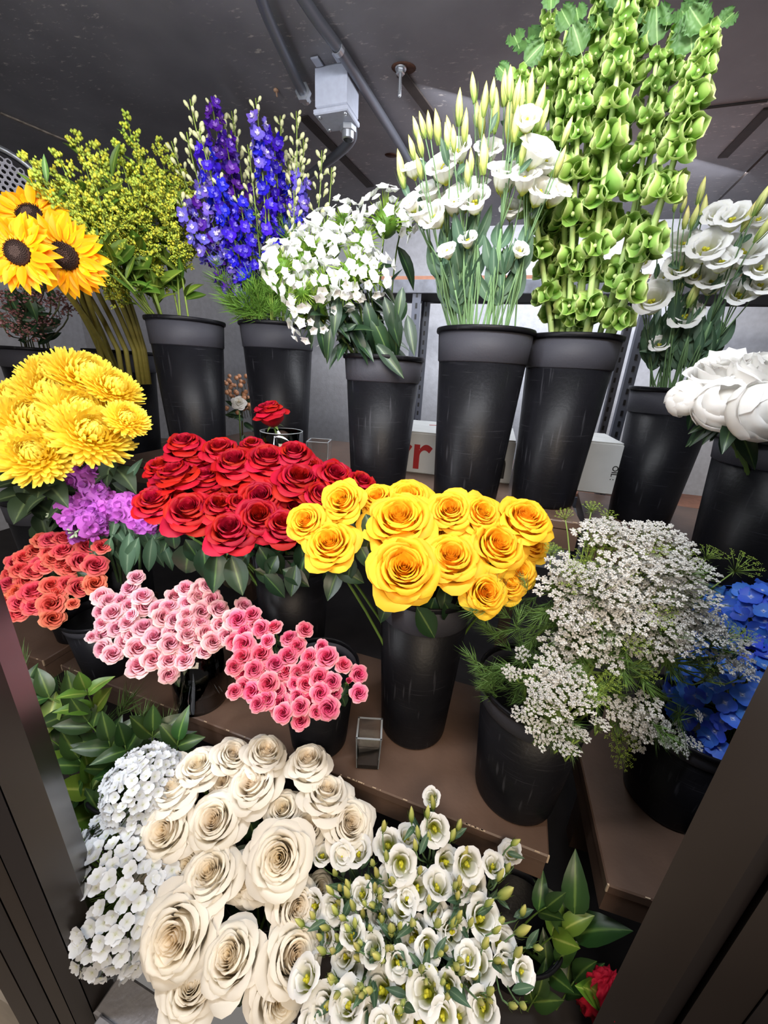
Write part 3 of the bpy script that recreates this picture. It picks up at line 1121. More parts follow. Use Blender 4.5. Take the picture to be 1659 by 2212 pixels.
def square_vase(label, base_px, z, w, h, dark=0.0, taper=0.9):
    p = PP(*base_px, z)
    t = thing('square_vase', label, 'vase', p)
    M = Matrix.Translation(p) @ AX @ Matrix.Rotation(0.25, 4, 'Z')
    a, c, wt = w / 2 * taper, w / 2, 0.0035
    rings = [(a - 0.002, 0), (a, 0.003), (c, h), (c - wt, h), (a - wt, 0.014), (0.002, 0.014)]
    vs, fs = [], []
    for r, zz in rings:
        vs += [(-r, -r, zz), (r, -r, zz), (r, r, zz), (-r, r, zz)]
    for i in range(len(rings) - 1):
        for q in range(4):
            fs.append((i * 4 + q, i * 4 + (q + 1) % 4, (i + 1) * 4 + (q + 1) % 4, (i + 1) * 4 + q))
    fs += [(3, 2, 1, 0), (20, 21, 22, 23)]
    b = MB(); b.add(vs, fs)
    part('body', b.mesh('body', GL, False), t, M)
    b = MB()
    for k in range(4):
        Rk = Matrix.Rotation(k * math.pi / 2, 4, 'Z')
        b.box(-c, c, -c - 0.0004, -c + wt + 0.0004, h, h + 0.0012, M=Rk)
    for sx in (-1, 1):
        for sy in (-1, 1):
            b.tube([Vector((sx * (a - 0.001), sy * (a - 0.001), 0.004)), Vector((sx * (c - 0.001), sy * (c - 0.001), h))], 0.0012, 0.0012, 5)
    part('rim', b.mesh('rim', mat('glass_edge_glint', '8f9499', 0.15, 0.8), False), t, M)  # pale solid strips paint the bright glints along glass rim and corners
    return t


square_vase('small square glass vase standing alone on the lower brown step', (795, 1640), LOW, 0.062, 0.105)
square_vase('square glass vase on the upper step in front of the lettered carton', (690, 1022), UPR, 0.075, 0.115)
p = PP(612, 1034, UPR)
t = thing('round_glass', 'round clear glass holding a single red rose', 'vase', p)
b = MB(); r, h = 0.066, 0.155
b.lathe([(0.001, 0), (r * 0.93, 0), (r, 0.006), (r, h), (r - 0.002, h + 0.001), (r - 0.003, h), (r - 0.003, 0.012), (0.001, 0.012)], 40)
part('body', b.mesh('body', GL), t, WM[t])
b = MB(); b.lathe([(r - 0.0032, h), (r + 0.0003, h), (r + 0.0003, h + 0.0015), (r - 0.0032, h + 0.0015)], 40, closed=True)
part('rim', b.mesh('rim', mat('glass_edge_glint', '8f9499', 0.15, 0.8)), t, WM[t])  # pale solid ring paints the bright lip of the glass
GLASSP = p

# ------------------------------------------------------------------ roses
RED = mat('red_petal', [(0, '9a0a18'), (0.5, 'a00c1a'), (1, 'ae1020')], 0.55, 0.2, 0.15, var=0.22, huevar=0.008)
YEL = mat('yellow_petal', [(0, 'fcc02a'), (0.4, 'fcc22c'), (1, 'fccb3a')], 0.5, 0.2, 0.32, var=0.06, huevar=0.008)
CREAM = mat('cream_petal', [(0, 'fbecd0'), (0.25, 'faf0de'), (0.6, 'f8f3e8'), (1, 'f6f1e8')], 0.5, 0.2, 0.36, var=0.06, huevar=0.006)


def plane_depth(p0, Z0, gx, gy, px, py):
    return Z0 + gx * (px - p0[0]) / 100 + gy * (py - p0[1]) / 100


def bunch(items, words, m, kind, bk, group, rows, p0, Z0, gx, gy, hub, kc=0.6, ku=0.0, jit=0.2, leaves=2, sizef=1.0, cat='rose', nz=None):
    """items: (px, py, size px [, depth offset])"""
    lab = ranks([(i[0], i[1]) for i in items], rows)
    out = []
    for it, lb in zip(items, lab):
        Z = plane_depth(p0, Z0, gx, gy, it[0], it[1]) + (it[3] if len(it) > 3 else 0)
        p = PZ(it[0], it[1], Z)
        n = (p - hub).normalized() * (1 - kc) + tocam(p) * kc + UP * ku + Vector((U(-jit, jit), U(-jit, jit), U(-jit, jit)))
        size = it[2] * Z / F * sizef
        w = words + ', ' + lb
        out.append(rose(w, p, n, size, m, kind if kind != 'mix' else rnd.choice(('open', 'cup')), inside(bk), group, leaves, cat))
    return out


redp = [(400, 968, 78), (351, 1012, 72), (442, 1034, 70, .03), (425, 1000, 70, .03), (478, 978, 74), (511, 1008, 92), (579, 996, 96), (636, 985, 72), (645, 1040, 104), (668, 1010, 68, .03), (724, 1028, 78), (778, 1048, 68), (692, 1073, 72),
        (337, 1084, 86), (381, 1028, 98), (412, 1110, 100), (474, 1098, 74), (516, 1092, 58), (499, 1152, 98), (564, 1076, 88), (561, 1120, 92), (612, 1140, 84), (520, 1050, 70, .05), (600, 1070, 74, .04), (455, 1065, 64, .05), (640, 1100, 70, .05), (310, 1085, 40, .04), (545, 965, 50, .05)]
bunch(redp, 'deep red rose in red bunch', RED, 'mix', BRED, 'red roses in the black bucket', 4, (540, 1060), 1.02, 0.0, -0.07, PP(560, 1330, -0.75), kc=0.42, ku=0.18, leaves=2, sizef=1.22)

# the single rose lying in the round glass
p = PZ(584, 893, depth(GLASSP + Vector((0, 0, 0.15))))
rose('single red rose bud standing in the round clear glass', p, (UP * 0.9 - FWD * 0.25 - RIGHT * 0.15), 0.115, RED, 'cup', GLASSP + Vector((0.0, 0, 0.016)), None, 0, squash=1.0)

yelp = [(740, 1083, 90), (662, 1127, 84), (713, 1176, 112), (816, 1078, 76, .04), (880, 1080, 104, .05), (863, 1126, 144), (873, 1228, 144, -.03), (973, 1104, 92), (1038, 1110, 86), (973, 1208, 124, -.01), (1072, 1180, 118), (1133, 1122, 108), (1116, 1235, 84, .03), (1048, 1280, 90), (1097, 1262, 74, .03), (1145, 1180, 70, .05), (930, 1150, 80, .07)]
bunch(yelp, 'large golden yellow rose', YEL, 'open', BY, 'golden yellow roses in the tall bucket', 3, (900, 1180), 0.80, 0.0, -0.035, PP(900, 1390, -0.62), kc=0.6, ku=0.05, leaves=1, sizef=1.18, jit=0.15)

crm = [(500, 1632, 76), (572, 1630, 92), (666, 1652, 92), (551, 1697, 112), (703, 1722, 104), (612, 1753, 82, .02), (664, 1793, 84, .02), (754, 1782, 108), (429, 1659, 92), (490, 1688, 72, .03), (366, 1660, 68, .03), (383, 1715, 104), (466, 1775, 114), (366, 1792, 120),
       (606, 1852, 132, -.02), (575, 1832, 82), (560, 1912, 72, .03), (405, 1873, 78, .02), (456, 1896, 128), (528, 1900, 84, .03), (634, 1956, 104, .01), (392, 2012, 164), (503, 2070, 124), (412, 2132, 118, .03), (632, 2066, 130, .01), (598, 2142, 124, .03), (330, 1895, 90, .04), (366, 1935, 74, .04), (690, 1925, 66, .05), (425, 1835, 70, .05), (700, 1990, 70, .04)]
bunch(crm, 'large open cream white rose', CREAM, 'mix', BWR, 'cream roses on the cooler floor', 6, (540, 1850), 0.78, 0.0, -0.045, PP(560, 1930, -1.2), kc=0.5, ku=0.2, leaves=1, sizef=1.12, jit=0.36)

# leaves that hang below the red and yellow bunches
allr = [o for o in COL.objects if o.get('category') == 'rose']


def hang(lst, Z, meshes, owners, lift=0.5, size=1.0):
    for px, py, L, ang in lst:
        p = PZ(px, py, Z + U(-0.02, 0.02))
        own = min(owners, key=lambda o: (POS[o] - p).length)
        leaf(own, p, img_dir(ang) + FWD * U(-0.3, 0.3), tocam(p) + UP * lift + RIGHT * U(-0.3, 0.3), L * Z / F * size, meshes)


POS = {}
for o in allr:
    POS[o] = WM[[x for x in o.children if x.name.startswith('bloom_centre')][0]].translation
reds = [o for o in allr if o.get('group', '').startswith('red')]
yels = [o for o in allr if o.get('group', '').startswith('golden')]
crms = [o for o in allr if o.get('group', '').startswith('cream')]
hang([(415, 1170, 110, -115), (375, 1140, 60, -100), (400, 1165, 70, -60), (440, 1180, 80, -80), (500, 1200, 90, -70), (520, 1215, 105, -105), (550, 1230, 70, -30), (580, 1190, 70, -60), (600, 1200, 60, -120), (560, 1180, 80, -60), (470, 1190, 90, -90), (650, 1170, 80, -80),
      (610, 1230, 70, -30), (640, 1220, 70, -100), (570, 1240, 70, -50), (660, 1200, 90, -110), (700, 1230, 60, -60), (540, 1190, 90, -130)], 0.99, ROSELEAVES, reds)
hang([(790, 1110, 70, -70), (770, 1165, 80, -60), (800, 1160, 70, -110), (760, 1200, 60, -100), (940, 1290, 80, -110), (990, 1300, 70, -30), (900, 1310, 90, -60), (960, 1300, 80, -60), (1040, 1230, 60, -60), (720, 1220, 80, -30), (850, 1290, 70, -130)], 0.84, ROSELEAVES, yels)
hang([(535, 1760, 70, -70), (520, 1790, 80, -110), (550, 1820, 60, -90), (480, 1950, 90, -20), (540, 2000, 90, -60), (520, 2110, 70, -90), (450, 1850, 60, -60), (600, 1980, 80, -150), (640, 1850, 70, -20), (560, 1960, 70, -100), (500, 1990, 80, -40), (570, 2050, 80, -80)], 0.86, ROSELEAVES, crms)

# ------------------------------------------------------------------ spray roses


def small_rose_mesh(m, sd, bud=False):
    b = MB()
    rr = random.Random(sd)
    rows = [(0.07, 2, 0.50, 0.05, 1.5, 0.0, 0), (0.17, 3, 0.50, 0.08, 1.25, 0.02, 0.01), (0.29, 3, 0.45, 0.12, 1.2, 0.06, 0.03), (0.42, 4, 0.36, 0.16, 1.02, 0.09, 0.05), (0.55, 5, 0.2, 0.24, 0.9, 0.11, 0.09), (0.66, 5, 0.0, 0.28, 0.95, 0.12, 0.12)]
    if bud:
        rows = [(0.08, 2, 0.7, 0.02, 1.8, 0, 0), (0.2, 3, 0.66, 0.05, 1.4, 0.02, 0.02), (0.32, 4, 0.5, 0.12, 1.1, 0.05, 0.05)]
    for w, (R, n, zt, fl, wr, cu, pt) in enumerate(rows):
        for i in range(n):
            rose_petal(b, R, zt, fl, wr, cu, pt, -0.6, sd * 13 + w * 7 + i, 6, 6, (0.05 * w, 0.35 + 0.13 * w), cor=0.20, asym=0.2, rot=w * 1.1 + i * 2 * math.pi / n + rr.uniform(-0.15, 0.15))
    return b.mesh('bloom', m)


SMALLCALYX = calyx_mesh(STEMG)


def spray(items, words, m, bk, group, k, p0, Z0, gx, gy, hub, kc, ku, budset, name='spray_rose', cat='rose', rows=2, leafm=ROSELEAVES, jit=0.25, sizef=1.15, lsize=(0.03, 0.05), junction=0.10, nl=6):
    meshes = [small_rose_mesh(m, s) for s in (1, 2, 3, 4)]
    buds = [small_rose_mesh(m, s, True) for s in (5, 6)]
    pts = [(i[0], i[1]) for i in items]
    gs, cs = clusters(pts, k)
    lab = ranks(cs, rows)
    for g, c, lb in zip(gs, cs, lab):
        foot = inside(bk, 0.5)
        t = thing(name, words + ', ' + lb, cat, foot, group)
        ps = []
        for i in g:
            Z = plane_depth(p0, Z0, gx, gy, *pts[i]) + U(-0.015, 0.015)
            ps.append((PZ(*pts[i], Z), items[i][2] * Z / F * sizef))
        mean = sum((q[0] for q in ps), Vector()) / len(ps)
        J = mean + (hub - mean).normalized() * junction
        b = MB()
        b.tube([x - foot for x in bez(J, J + (J - mean) * 0.8, foot + Vector((0, 0, 0.12)), foot, 6)], 0.0022, 0.0028, 5)
        for q, s in ps:
            n = ((q - hub).normalized() * (1 - kc) + tocam(q) * kc + UP * ku + Vector((U(-jit, jit), U(-jit, jit), U(-jit, jit)))).normalized()
            small = s < budset
            M = frame(q, n, U(0, 6.28), s / 2)
            part('bud' if small else 'bloom', rnd.choice(buds if small else meshes), t, M)
            part('calyx', SMALLCALYX, t, M)
            e = M @ Vector((0, 0, -0.8))
            b.tube([x - foot for x in bez(e, e - n * 0.03, J + (e - J) * 0.2, J, 4)], 0.0014, 0.0016, 4)
        part('stem', b.mesh('stem', STEMG), t, Matrix.Translation(foot))
        for i in range(nl):
            q, s = rnd.choice(ps)
            x = q + (J - q) * U(0.35, 0.8)
            leaf(t, x, Vector((U(-1, 1), U(-1, 1), U(-0.8, 0.4))) + tocam(x) * 0.3, UP + tocam(x), U(*lsize), leafm)


def rows3(txt, s, ox, oy, sz):
    r = []
    for w in txt.split():
        a = w.split(',')
        r.append((float(a[0]) / s + ox, float(a[1]) / s + oy, float(a[2]) if len(a) > 2 else sz))
    return r


CORAL = mat('coral_petal', [(0, 'b01f2a'), (0.35, 'd63a3c'), (0.75, 'dc5450'), (1, 'df8068')], 0.5, 0.2, 0.22, var=0.18, huevar=0.015)
PINK = mat('pink_petal', [(0, 'dd7494'), (0.45, 'e690a8'), (0.8, 'efb4bf'), (1, 'f4d2ce')], 0.5, 0.2, 0.32, var=0.12, huevar=0.008)
HOT = mat('hot_pink_petal', [(0, 'd02f5e'), (0.45, 'de4874'), (0.8, 'ea7694'), (1, 'f4b4ba')], 0.5, 0.2, 0.3, var=0.15, huevar=0.008)

coral = rows3('320,490 410,480 230,560 330,570 110,630 80,700 140,680 60,770 170,750 290,650 340,610 210,690 250,640 450,670,42 520,620,44 610,650,46 560,530 650,530,34 435,770 510,790,42 605,770,44 330,780 360,830 210,820,50 110,820 330,900,50 210,910 130,890 60,870 340,990,42 120,950 465,900,24 270,850 390,640 480,520 400,560 160,600 280,490', 2.962, 0, 1000, 40)
spray(coral, 'coral red spray rose stem', CORAL, BC, 'coral spray roses at the left', 8, (115, 1230), 1.10, 0.0, -0.05, PP(130, 1340, -0.85), 0.4, 0.25, 0.03)
pink = rows3('870,730,28 830,800 780,880 700,880 650,850 910,850 930,910,38 830,910 650,950 720,960,38 660,1020 820,1020 750,1050 660,1090,38 800,1140 850,1090 920,1050,40 990,1110,40 880,1180,40 980,1170 1090,1150,38 1100,1080 1050,980,38 1120,1000 1010,930 1080,920 1120,850 1200,890 1190,800 1290,800 1270,850 1360,870 1400,930 1290,950,38 1200,970 1280,1020 1190,1030 1200,1090 1270,1110,38 1320,1080 1365,1140,38 1190,1180,38 1180,1260 980,1250,40 1080,1260 890,1290,46 660,1190,36 720,1220 1080,1350,34 1500,1000,40 1410,1030 1450,1100 590,1110,22 1560,910,32 1330,780,28 840,970,22 1310,1200,28', 2.962, 0, 1000, 34)
spray(pink, 'pale pink spray rose stem', PINK, BVASE, 'pale pink spray roses', 10, (340, 1370), 1.0, -0.01, -0.05, PP(400, 1450, -0.86), 0.62, 0.1, 0.033, sizef=1.3)
hot = rows3('40,1000,36 130,970 150,1020 190,1060 270,1050,30 80,1080 20,1140 80,1160,40 70,1240,38 20,1300 190,1220,40 230,1140,26 370,1120 420,1170 470,1065,30 365,1230,38 280,1285,36 345,1335,36 145,1320,34 80,1350,34 210,1330,34 235,1410,38 430,1340,32 475,1310 500,1240 610,1240,40 580,1170,24 715,1290,30 565,1370,38 645,1400,32 750,1395,22 815,1350,32 815,1470,32 570,1470,36 660,1470,28 475,1410,32 405,1410,26 355,1450,28 425,1490,28 130,1460,36 80,1430 20,1460,28 225,1515,34 295,1460,28 305,1540,40 500,1520,36 440,1560 620,1570,40 330,1600,34 170,1540,30 440,1650,32 545,1590,26', 2.962, 500, 1000, 32)
spray(hot, 'bright pink spray rose stem', HOT, BH, 'bright pink spray roses', 9, (640, 1460), 0.82, 0.0, -0.06, PP(680, 1540, -0.88), 0.62, 0.1, 0.029, sizef=1.32)
#EOF3
# ------------------------------------------------------------------ white lisianthus
WHITE = mat('lisianthus_petal', [(0, '8f9a2c'), (0.22, 'b9c060'), (0.42, 'f0f0e2'), (1, 'f3f3f5')], 0.5, 0.25, 0.3, var=0.05)
BUDM = mat('lisianthus_bud', [(0, '6f8a3a'), (0.35, 'a3b055'), (0.8, 'd3d27a'), (1, 'e0dc8c')], 0.5, 0.3, 0.15, var=0.18, huevar=0.02)
BUDM2 = mat('pale_lisianthus_bud', [(0, '7f9a4a'), (0.3, 'c9d07a'), (0.7, 'e6e29a'), (1, 'e9e07a')], 0.5, 0.3, 0.2, var=0.12, huevar=0.015)
PISTIL = mat('pistil', 'b9b52a', 0.5, var=0.2)


def lis_petals(R, zt, fl, wr, cu, sd):
    b = MB()
    rose_petal(b, R, zt, fl, wr, cu, 0.03, -0.95, sd, 6, 7, (0, 1), cor=0.2)
    return b.mesh('petal', WHITE)


LISP = [[lis_petals(0.40, 0.22, 0.12, 1.25, 0.04, s) for s in (1, 2)], [lis_petals(0.58, 0.26, 0.36, 0.98, 0.13, s) for s in (3, 4, 5)]]
b = MB()
b.blob((0, 0, -0.35), 0.16, 1, 1, 1.6, n=6); b.blob((0.09, 0, -0.12), 0.1, n=5, k=2); b.blob((-0.07, 0.05, -0.12), 0.1, n=5, k=2); b.blob((0, 0, -0.85), 0.17, 1, 1, 1.2, n=6)
LISTHROAT = b.mesh('pistil', PISTIL)


def lis_bud(m, sd):
    b = MB()
    rr = random.Random(sd)

    def fn(u, v):
        r = 0.18 * math.sin(math.pi * min(1, v * 0.97 + 0.03)) ** 0.75 * (1.15 - 0.45 * v)
        a = u * 2 * math.pi + v * 1.9
        r *= 1 + 0.13 * math.cos(3 * u * 2 * math.pi)
        return r * math.cos(a), r * math.sin(a), v * 1.25 - 0.62, v
    b.grid(fn, 9, 7, wrap=True)
    for i in range(5):
        M = Matrix.Rotation(i * 1.2566, 4, 'Z')

        def f2(u, v):
            return 0.12 + 0.2 * math.sin(v * 1.6), (u - 0.5) * 0.07 * (1 - v), -0.6 + 0.75 * v, 0.0
        b.grid(f2, 1, 3, M)
    return b.mesh('bud', m)


def lis_bloom(t, M):
    th = part('bloom', LISTHROAT, t, M)
    a = U(0, 6)
    for i in range(2):
        part('petal', rnd.choice(LISP[0]), th, M @ Matrix.Rotation(a + i * math.pi + U(-0.2, 0.2), 4, 'Z'))
    for i in range(5):
        part('petal', rnd.choice(LISP[1]), th, M @ Matrix.Rotation(a + 0.5 + i * 1.2566 + U(-0.15, 0.15), 4, 'Z') @ Matrix.Rotation(U(-0.12, 0.12), 4, 'Y'))


def lis_bunch(blooms, buds, words, bk, group, k, posf, nfun, budm, rows, budlen, junction, leafn, leafl, jit=0.2, bjit=0.25, sizef=1.1, yw=1.0, spread=0.9, budfwd=0.0):
    bm = [lis_bud(budm, s) for s in (1, 2)]
    items = [(x, y, s, 1) for x, y, s in blooms] + [(x, y, s, 0) for x, y, s in buds]
    rnd.shuffle(items)
    pts = [(i[0], i[1]) for i in items]
    gs, cs = clusters(pts, k, yw)
    lab = ranks(cs, rows)
    for g, c, lb in zip(gs, cs, lab):
        foot = inside(bk, 0.5)
        t = thing('lisianthus', words + ', ' + lb, 'lisianthus', foot, group)
        ps = [(posf(*pts[i]), items[i]) for i in g]
        ps = [(q + tocam(q) * (0 if it[3] else budfwd), it) for q, it in ps]
        mean = sum((q[0] for q in ps), Vector()) / len(ps)
        top = bk[1] + Vector((0, 0, bk[2]))
        mo = mouth(bk, mean, spread)
        J = mean + (mo - mean) * junction
        b = MB()
        trunk = bez(J, J + (mo - J) * 0.33, mo + (J - mo) * 0.3, mo, 5) + [foot]
        b.tube([x - foot for x in trunk], 0.0024, 0.003, 5)
        for q, it in ps:
            Z = depth(q)
            n = (nfun(q, it[3]) + Vector((U(-jit, jit), U(-jit, jit), U(-jit, jit))) * (1 if it[3] else bjit / max(jit, 0.01))).normalized()
            if it[3]:
                M = frame(q, n, U(0, 6.28), it[2] * Z / F * sizef / 2)
                lis_bloom(t, M)
                e = M @ Vector((0, 0, -0.95))
            else:
                s = it[2] * Z / F * 0.86
                M = frame(q, n, U(0, 6.28), s)
                part('bud', rnd.choice(bm), t, M)
                e = M @ Vector((0, 0, -0.6))
            b.tube([x - foot for x in bez(e, e - n * 0.04, J + (e - J) * 0.35, J, 5)], 0.0013, 0.0018, 4)
            if spread > 0.92:
                mo2 = mouth(bk, q, 0.9)
                b.tube([x - foot for x in [J, J + (mo2 - J) * 0.5 + Vector((U(-0.01, 0.01), U(-0.01, 0.01), 0)), mo2, mo2 - UP * 0.06]], 0.0018, 0.0024, 4)
            if rnd.random() < 0.5:
                w = e + (J - e) * U(0.1, 0.5)
                leaf(t, w, (e - J).normalized() * 0.7 + Vector((U(-1, 1), U(-1, 1), 0)) * 0.7, tocam(w) + UP * 0.3, U(*leafl) * 0.6, GREYLEAVES)
        part('stem', b.mesh('stem', GREYSTEM), t, Matrix.Translation(foot))
        for i in range(leafn):
            f = U(0.05, 0.75)
            w = J + (mo - J) * f
            for sgn in (-1, 1):
                a = U(-0.6, 0.6)
                leaf(t, w, UP * U(0.7, 1.2) + RIGHT * sgn * U(0.2, 0.6) - FWD * U(-0.3, 0.5), tocam(w) + RIGHT * sgn * 0.5, U(*leafl), GREYLEAVES)


lowb = rows3('730,265,58 870,255,72 810,270,60 990,230,70 1045,310,76 1070,195,56 1180,170,70 1000,370,72 1110,400,80 1190,390,72 1230,300,68 1310,310,76 1280,400,62 1050,480,72 1180,490,60 1370,520,86 1250,580,76 1290,500,60 1080,610,76 1150,640,66 1330,390,66 690,480,72 760,500,62 690,600,72 660,760,80 830,720,78 850,580,62 900,420,56 960,510,62 1350,705,84 1450,620,70 1460,700,70 1530,740,62 960,810,86 1050,790,66 1140,820,92 830,860,90 740,880,92 1370,880,78 1230,800,66 1210,920,72 1280,910,66 920,920,70 1040,900,66 1120,930,80 1480,260,56 1410,310,56 1165,40,44 1330,790,60 700,935,80 830,950,80 970,960,70', 1.843, 300, 1700, 60)
lowd = rows3('780,340 800,400 780,490 760,410 850,470 890,500 920,560 830,560 870,680 880,800,60 770,770,60 720,600 690,510 770,650 910,360 940,400 930,300 985,275 1010,370 1110,180 1085,110 1150,100 975,155 1170,60 1250,190,48 1275,150 1295,270,56 1155,200 1120,330 1100,230 1155,450 1260,390 1270,430 1190,540,52 1090,540,52 1040,550 1010,560 1275,520 1395,460 1460,420,64 1500,220 1530,570,58 1510,660,54 1430,690 1380,620,48 1250,720 1180,730 1130,720 1280,690 1490,870 1530,870,46 1400,810,48 1050,860 1220,640 1590,640 1530,490 1440,350 1470,320 970,690 1080,740 640,540 945,340 800,460 810,520 860,540 740,560 790,600 930,470 960,440 880,620 990,640', 1.843, 300, 1700, 40)
lowb += [(720, 1960, 62), (762, 2002, 64), (805, 2052, 66), (742, 2066, 62), (830, 1982, 60), (702, 2024, 58), (860, 2080, 64), (900, 2010, 60), (780, 1930, 58), (960, 1990, 60), (1010, 2070, 62), (880, 1940, 56)]
lowd += [(U(690, 1090), U(1880, 2190), U(34, 46)) for _ in range(45)]
LOWHUB = PP(900, 2050, -1.22)


def lowpos(px, py):
    return PZ(px, py, plane_depth((860, 1950), 0.73, 0.0, -0.045, px, py) + U(-0.02, 0.02))


def lownorm(q, bloom):
    return (q - LOWHUB).normalized() * (0.45 if bloom else 0.7) + tocam(q) * (0.6 if bloom else 0.15) + UP * (0.1 if bloom else 0.5)


lis_bunch(lowb, lowd, 'white lisianthus stem in bottom bunch', BLI, 'white lisianthus on the cooler floor', 14, lowpos, lownorm, BUDM, 4, 40, 0.45, 2, (0.05, 0.075), jit=0.38, sizef=0.98, budfwd=0.035)

upb = rows3('250,710,72 190,820,56 210,930,62 320,640,56 450,640,60 330,840,72 390,860,64 400,800,56 530,740,80 610,760,64 660,640,78 700,690,68 680,820,64 750,820,62 550,900,48 110,870,44 150,910,48 620,510,54 120,720,44 360,1030,40 270,1080,40 590,1080,36 250,860,60 300,870,56', 2.001, 830, 0, 60)
upd = rows3('325,465,56 385,380,48 435,430,54 400,490 470,400 520,380,56 545,360,54 630,390,60 670,450,64 575,410,54 480,480,70 540,520,70 590,430,54 165,540 195,540 230,550,56 140,560 120,640 155,620 280,570,52 350,550,56 270,590 70,720,58 75,760 150,720 375,700,44 430,670,64 690,510,50 570,530,60 600,650,48 790,570,48 760,700,50 420,520,56 300,600 360,750', 2.001, 830, 0, 44)


def uppos(px, py):
    return PH(px, py, 1.08 - 0.10 * max(0.0, (900 - py) / 900) + U(-0.05, 0.05))


UPC = BL[1] + Vector((0, 0, BL[2] - 0.1))


def upnorm(q, bloom):
    return (q - UPC).normalized() + (tocam(q) * 0.55 if bloom else UP * 0.3)


lis_bunch(upb, upd, 'tall white lisianthus stem in centre bucket', BL, 'white lisianthus in the centre bucket', 12, uppos, upnorm, BUDM2, 1, 44, 0.5, 6, (0.05, 0.09), spread=0.95, jit=0.22, bjit=0.15, sizef=1.15, yw=0.3)

rb = [(1475, 522, 66), (1527, 532, 76), (1610, 538, 88), (1470, 575, 64), (1540, 604, 66), (1600, 632, 62), (1645, 612, 60), (1408, 645, 76), (1480, 680, 64), (1425, 742, 42), (1385, 560, 46), (1583, 468, 64), (1550, 462, 56), (1645, 575, 60), (1505, 592, 50), (1430, 600, 44), (1640, 470, 50), (1375, 632, 44), (1560, 560, 60)]
rd = [(1515, 412, 46), (1520, 452, 50), (1500, 468, 44), (1420, 502, 48), (1482, 470, 40), (1460, 440, 28), (1478, 440, 30), (1647, 430, 56), (1653, 490, 56), (1640, 525, 52), (1500, 630, 60), (1545, 500, 50), (1620, 465, 56), (1468, 540, 36), (1470, 610, 40)]
RC = BR[1] + Vector((0, 0, BR[2] - 0.15))


def rpos(px, py):
    return PH(px, py, 1.55 - 0.2 * max(0.0, (830 - py) / 400) + U(-0.05, 0.05))


def rnorm(q, bloom):
    return (q - RC).normalized() + (tocam(q) * 0.85 if bloom else UP * 0.1 + RIGHT * 0.2)


lis_bunch(rb, rd, 'white lisianthus stem leaning from right rear bucket', BR, 'white lisianthus in the right rear bucket', 9, rpos, rnorm, BUDM2, 1, 44, 0.55, 8, (0.06, 0.105), spread=0.95, jit=0.25, bjit=0.15, sizef=1.15, yw=0.4)

# ------------------------------------------------------------------ peonies
PEON = mat('peony_petal', [(0, 'f8f0da'), (0.3, 'f6f3ec'), (1, 'f6f5f4')], 0.5, 0.2, 0.42, var=0.04)


def peony_kit():
    ruff = MB()
    rr = random.Random(5)
    for i in range(34):
        r0 = rr.uniform(0.05, 0.42)
        rose_petal(ruff, r0 + 0.12, 0.42 + rr.uniform(-0.08, 0.12) - r0 * 0.3, rr.uniform(0.05, 0.2), 0.35 / (r0 + 0.3), rr.uniform(-0.05, 0.1), 0.03, -0.3, i, 4, 4, (0.0, 0.9), rot=rr.uniform(0, 6.28))
    out = []
    for w, (R, n, zt, fl, wr, cu) in enumerate([(0.52, 4, 0.30, 0.05, 1.2, -0.05), (0.66, 5, 0.22, 0.10, 1.0, 0.0), (0.80, 5, 0.05, 0.15, 0.95, 0.06)]):
        vs = []
        for q in range(2):
            b = MB()
            rose_petal(b, R, zt, fl, wr, cu, 0.0, -0.6, w * 7 + q, 8, 8, (0.3, 1), cor=0.35)
            vs.append(b.mesh('petal', PEON))
        out.append((n, vs))
    return ruff.mesh('bloom_centre', PEON), out


PK = peony_kit()


def peony_ball():
    out = []
    for w, (R, n, zt, fl, wr, cu) in enumerate([(0.66, 4, 0.66, -0.42, 1.25, 0.0), (0.78, 5, 0.50, -0.22, 1.05, 0.0), (0.86, 4, 0.22, 0.02, 1.0, 0.0)]):
        vs = []
        for q in range(2):
            b = MB()
            rose_petal(b, R, zt, fl, wr, cu, 0.0, -0.7, 60 + w * 7 + q, 9, 9, (0.3, 1), cor=0.22, asym=0.04)
            vs.append(b.mesh('petal', PEON))
        out.append((n, vs))
    b = MB(); b.blob((0, 0, -0.05), 0.5, n=12, k=6, tint=0.4)
    return b.mesh('bloom_centre', PEON), out


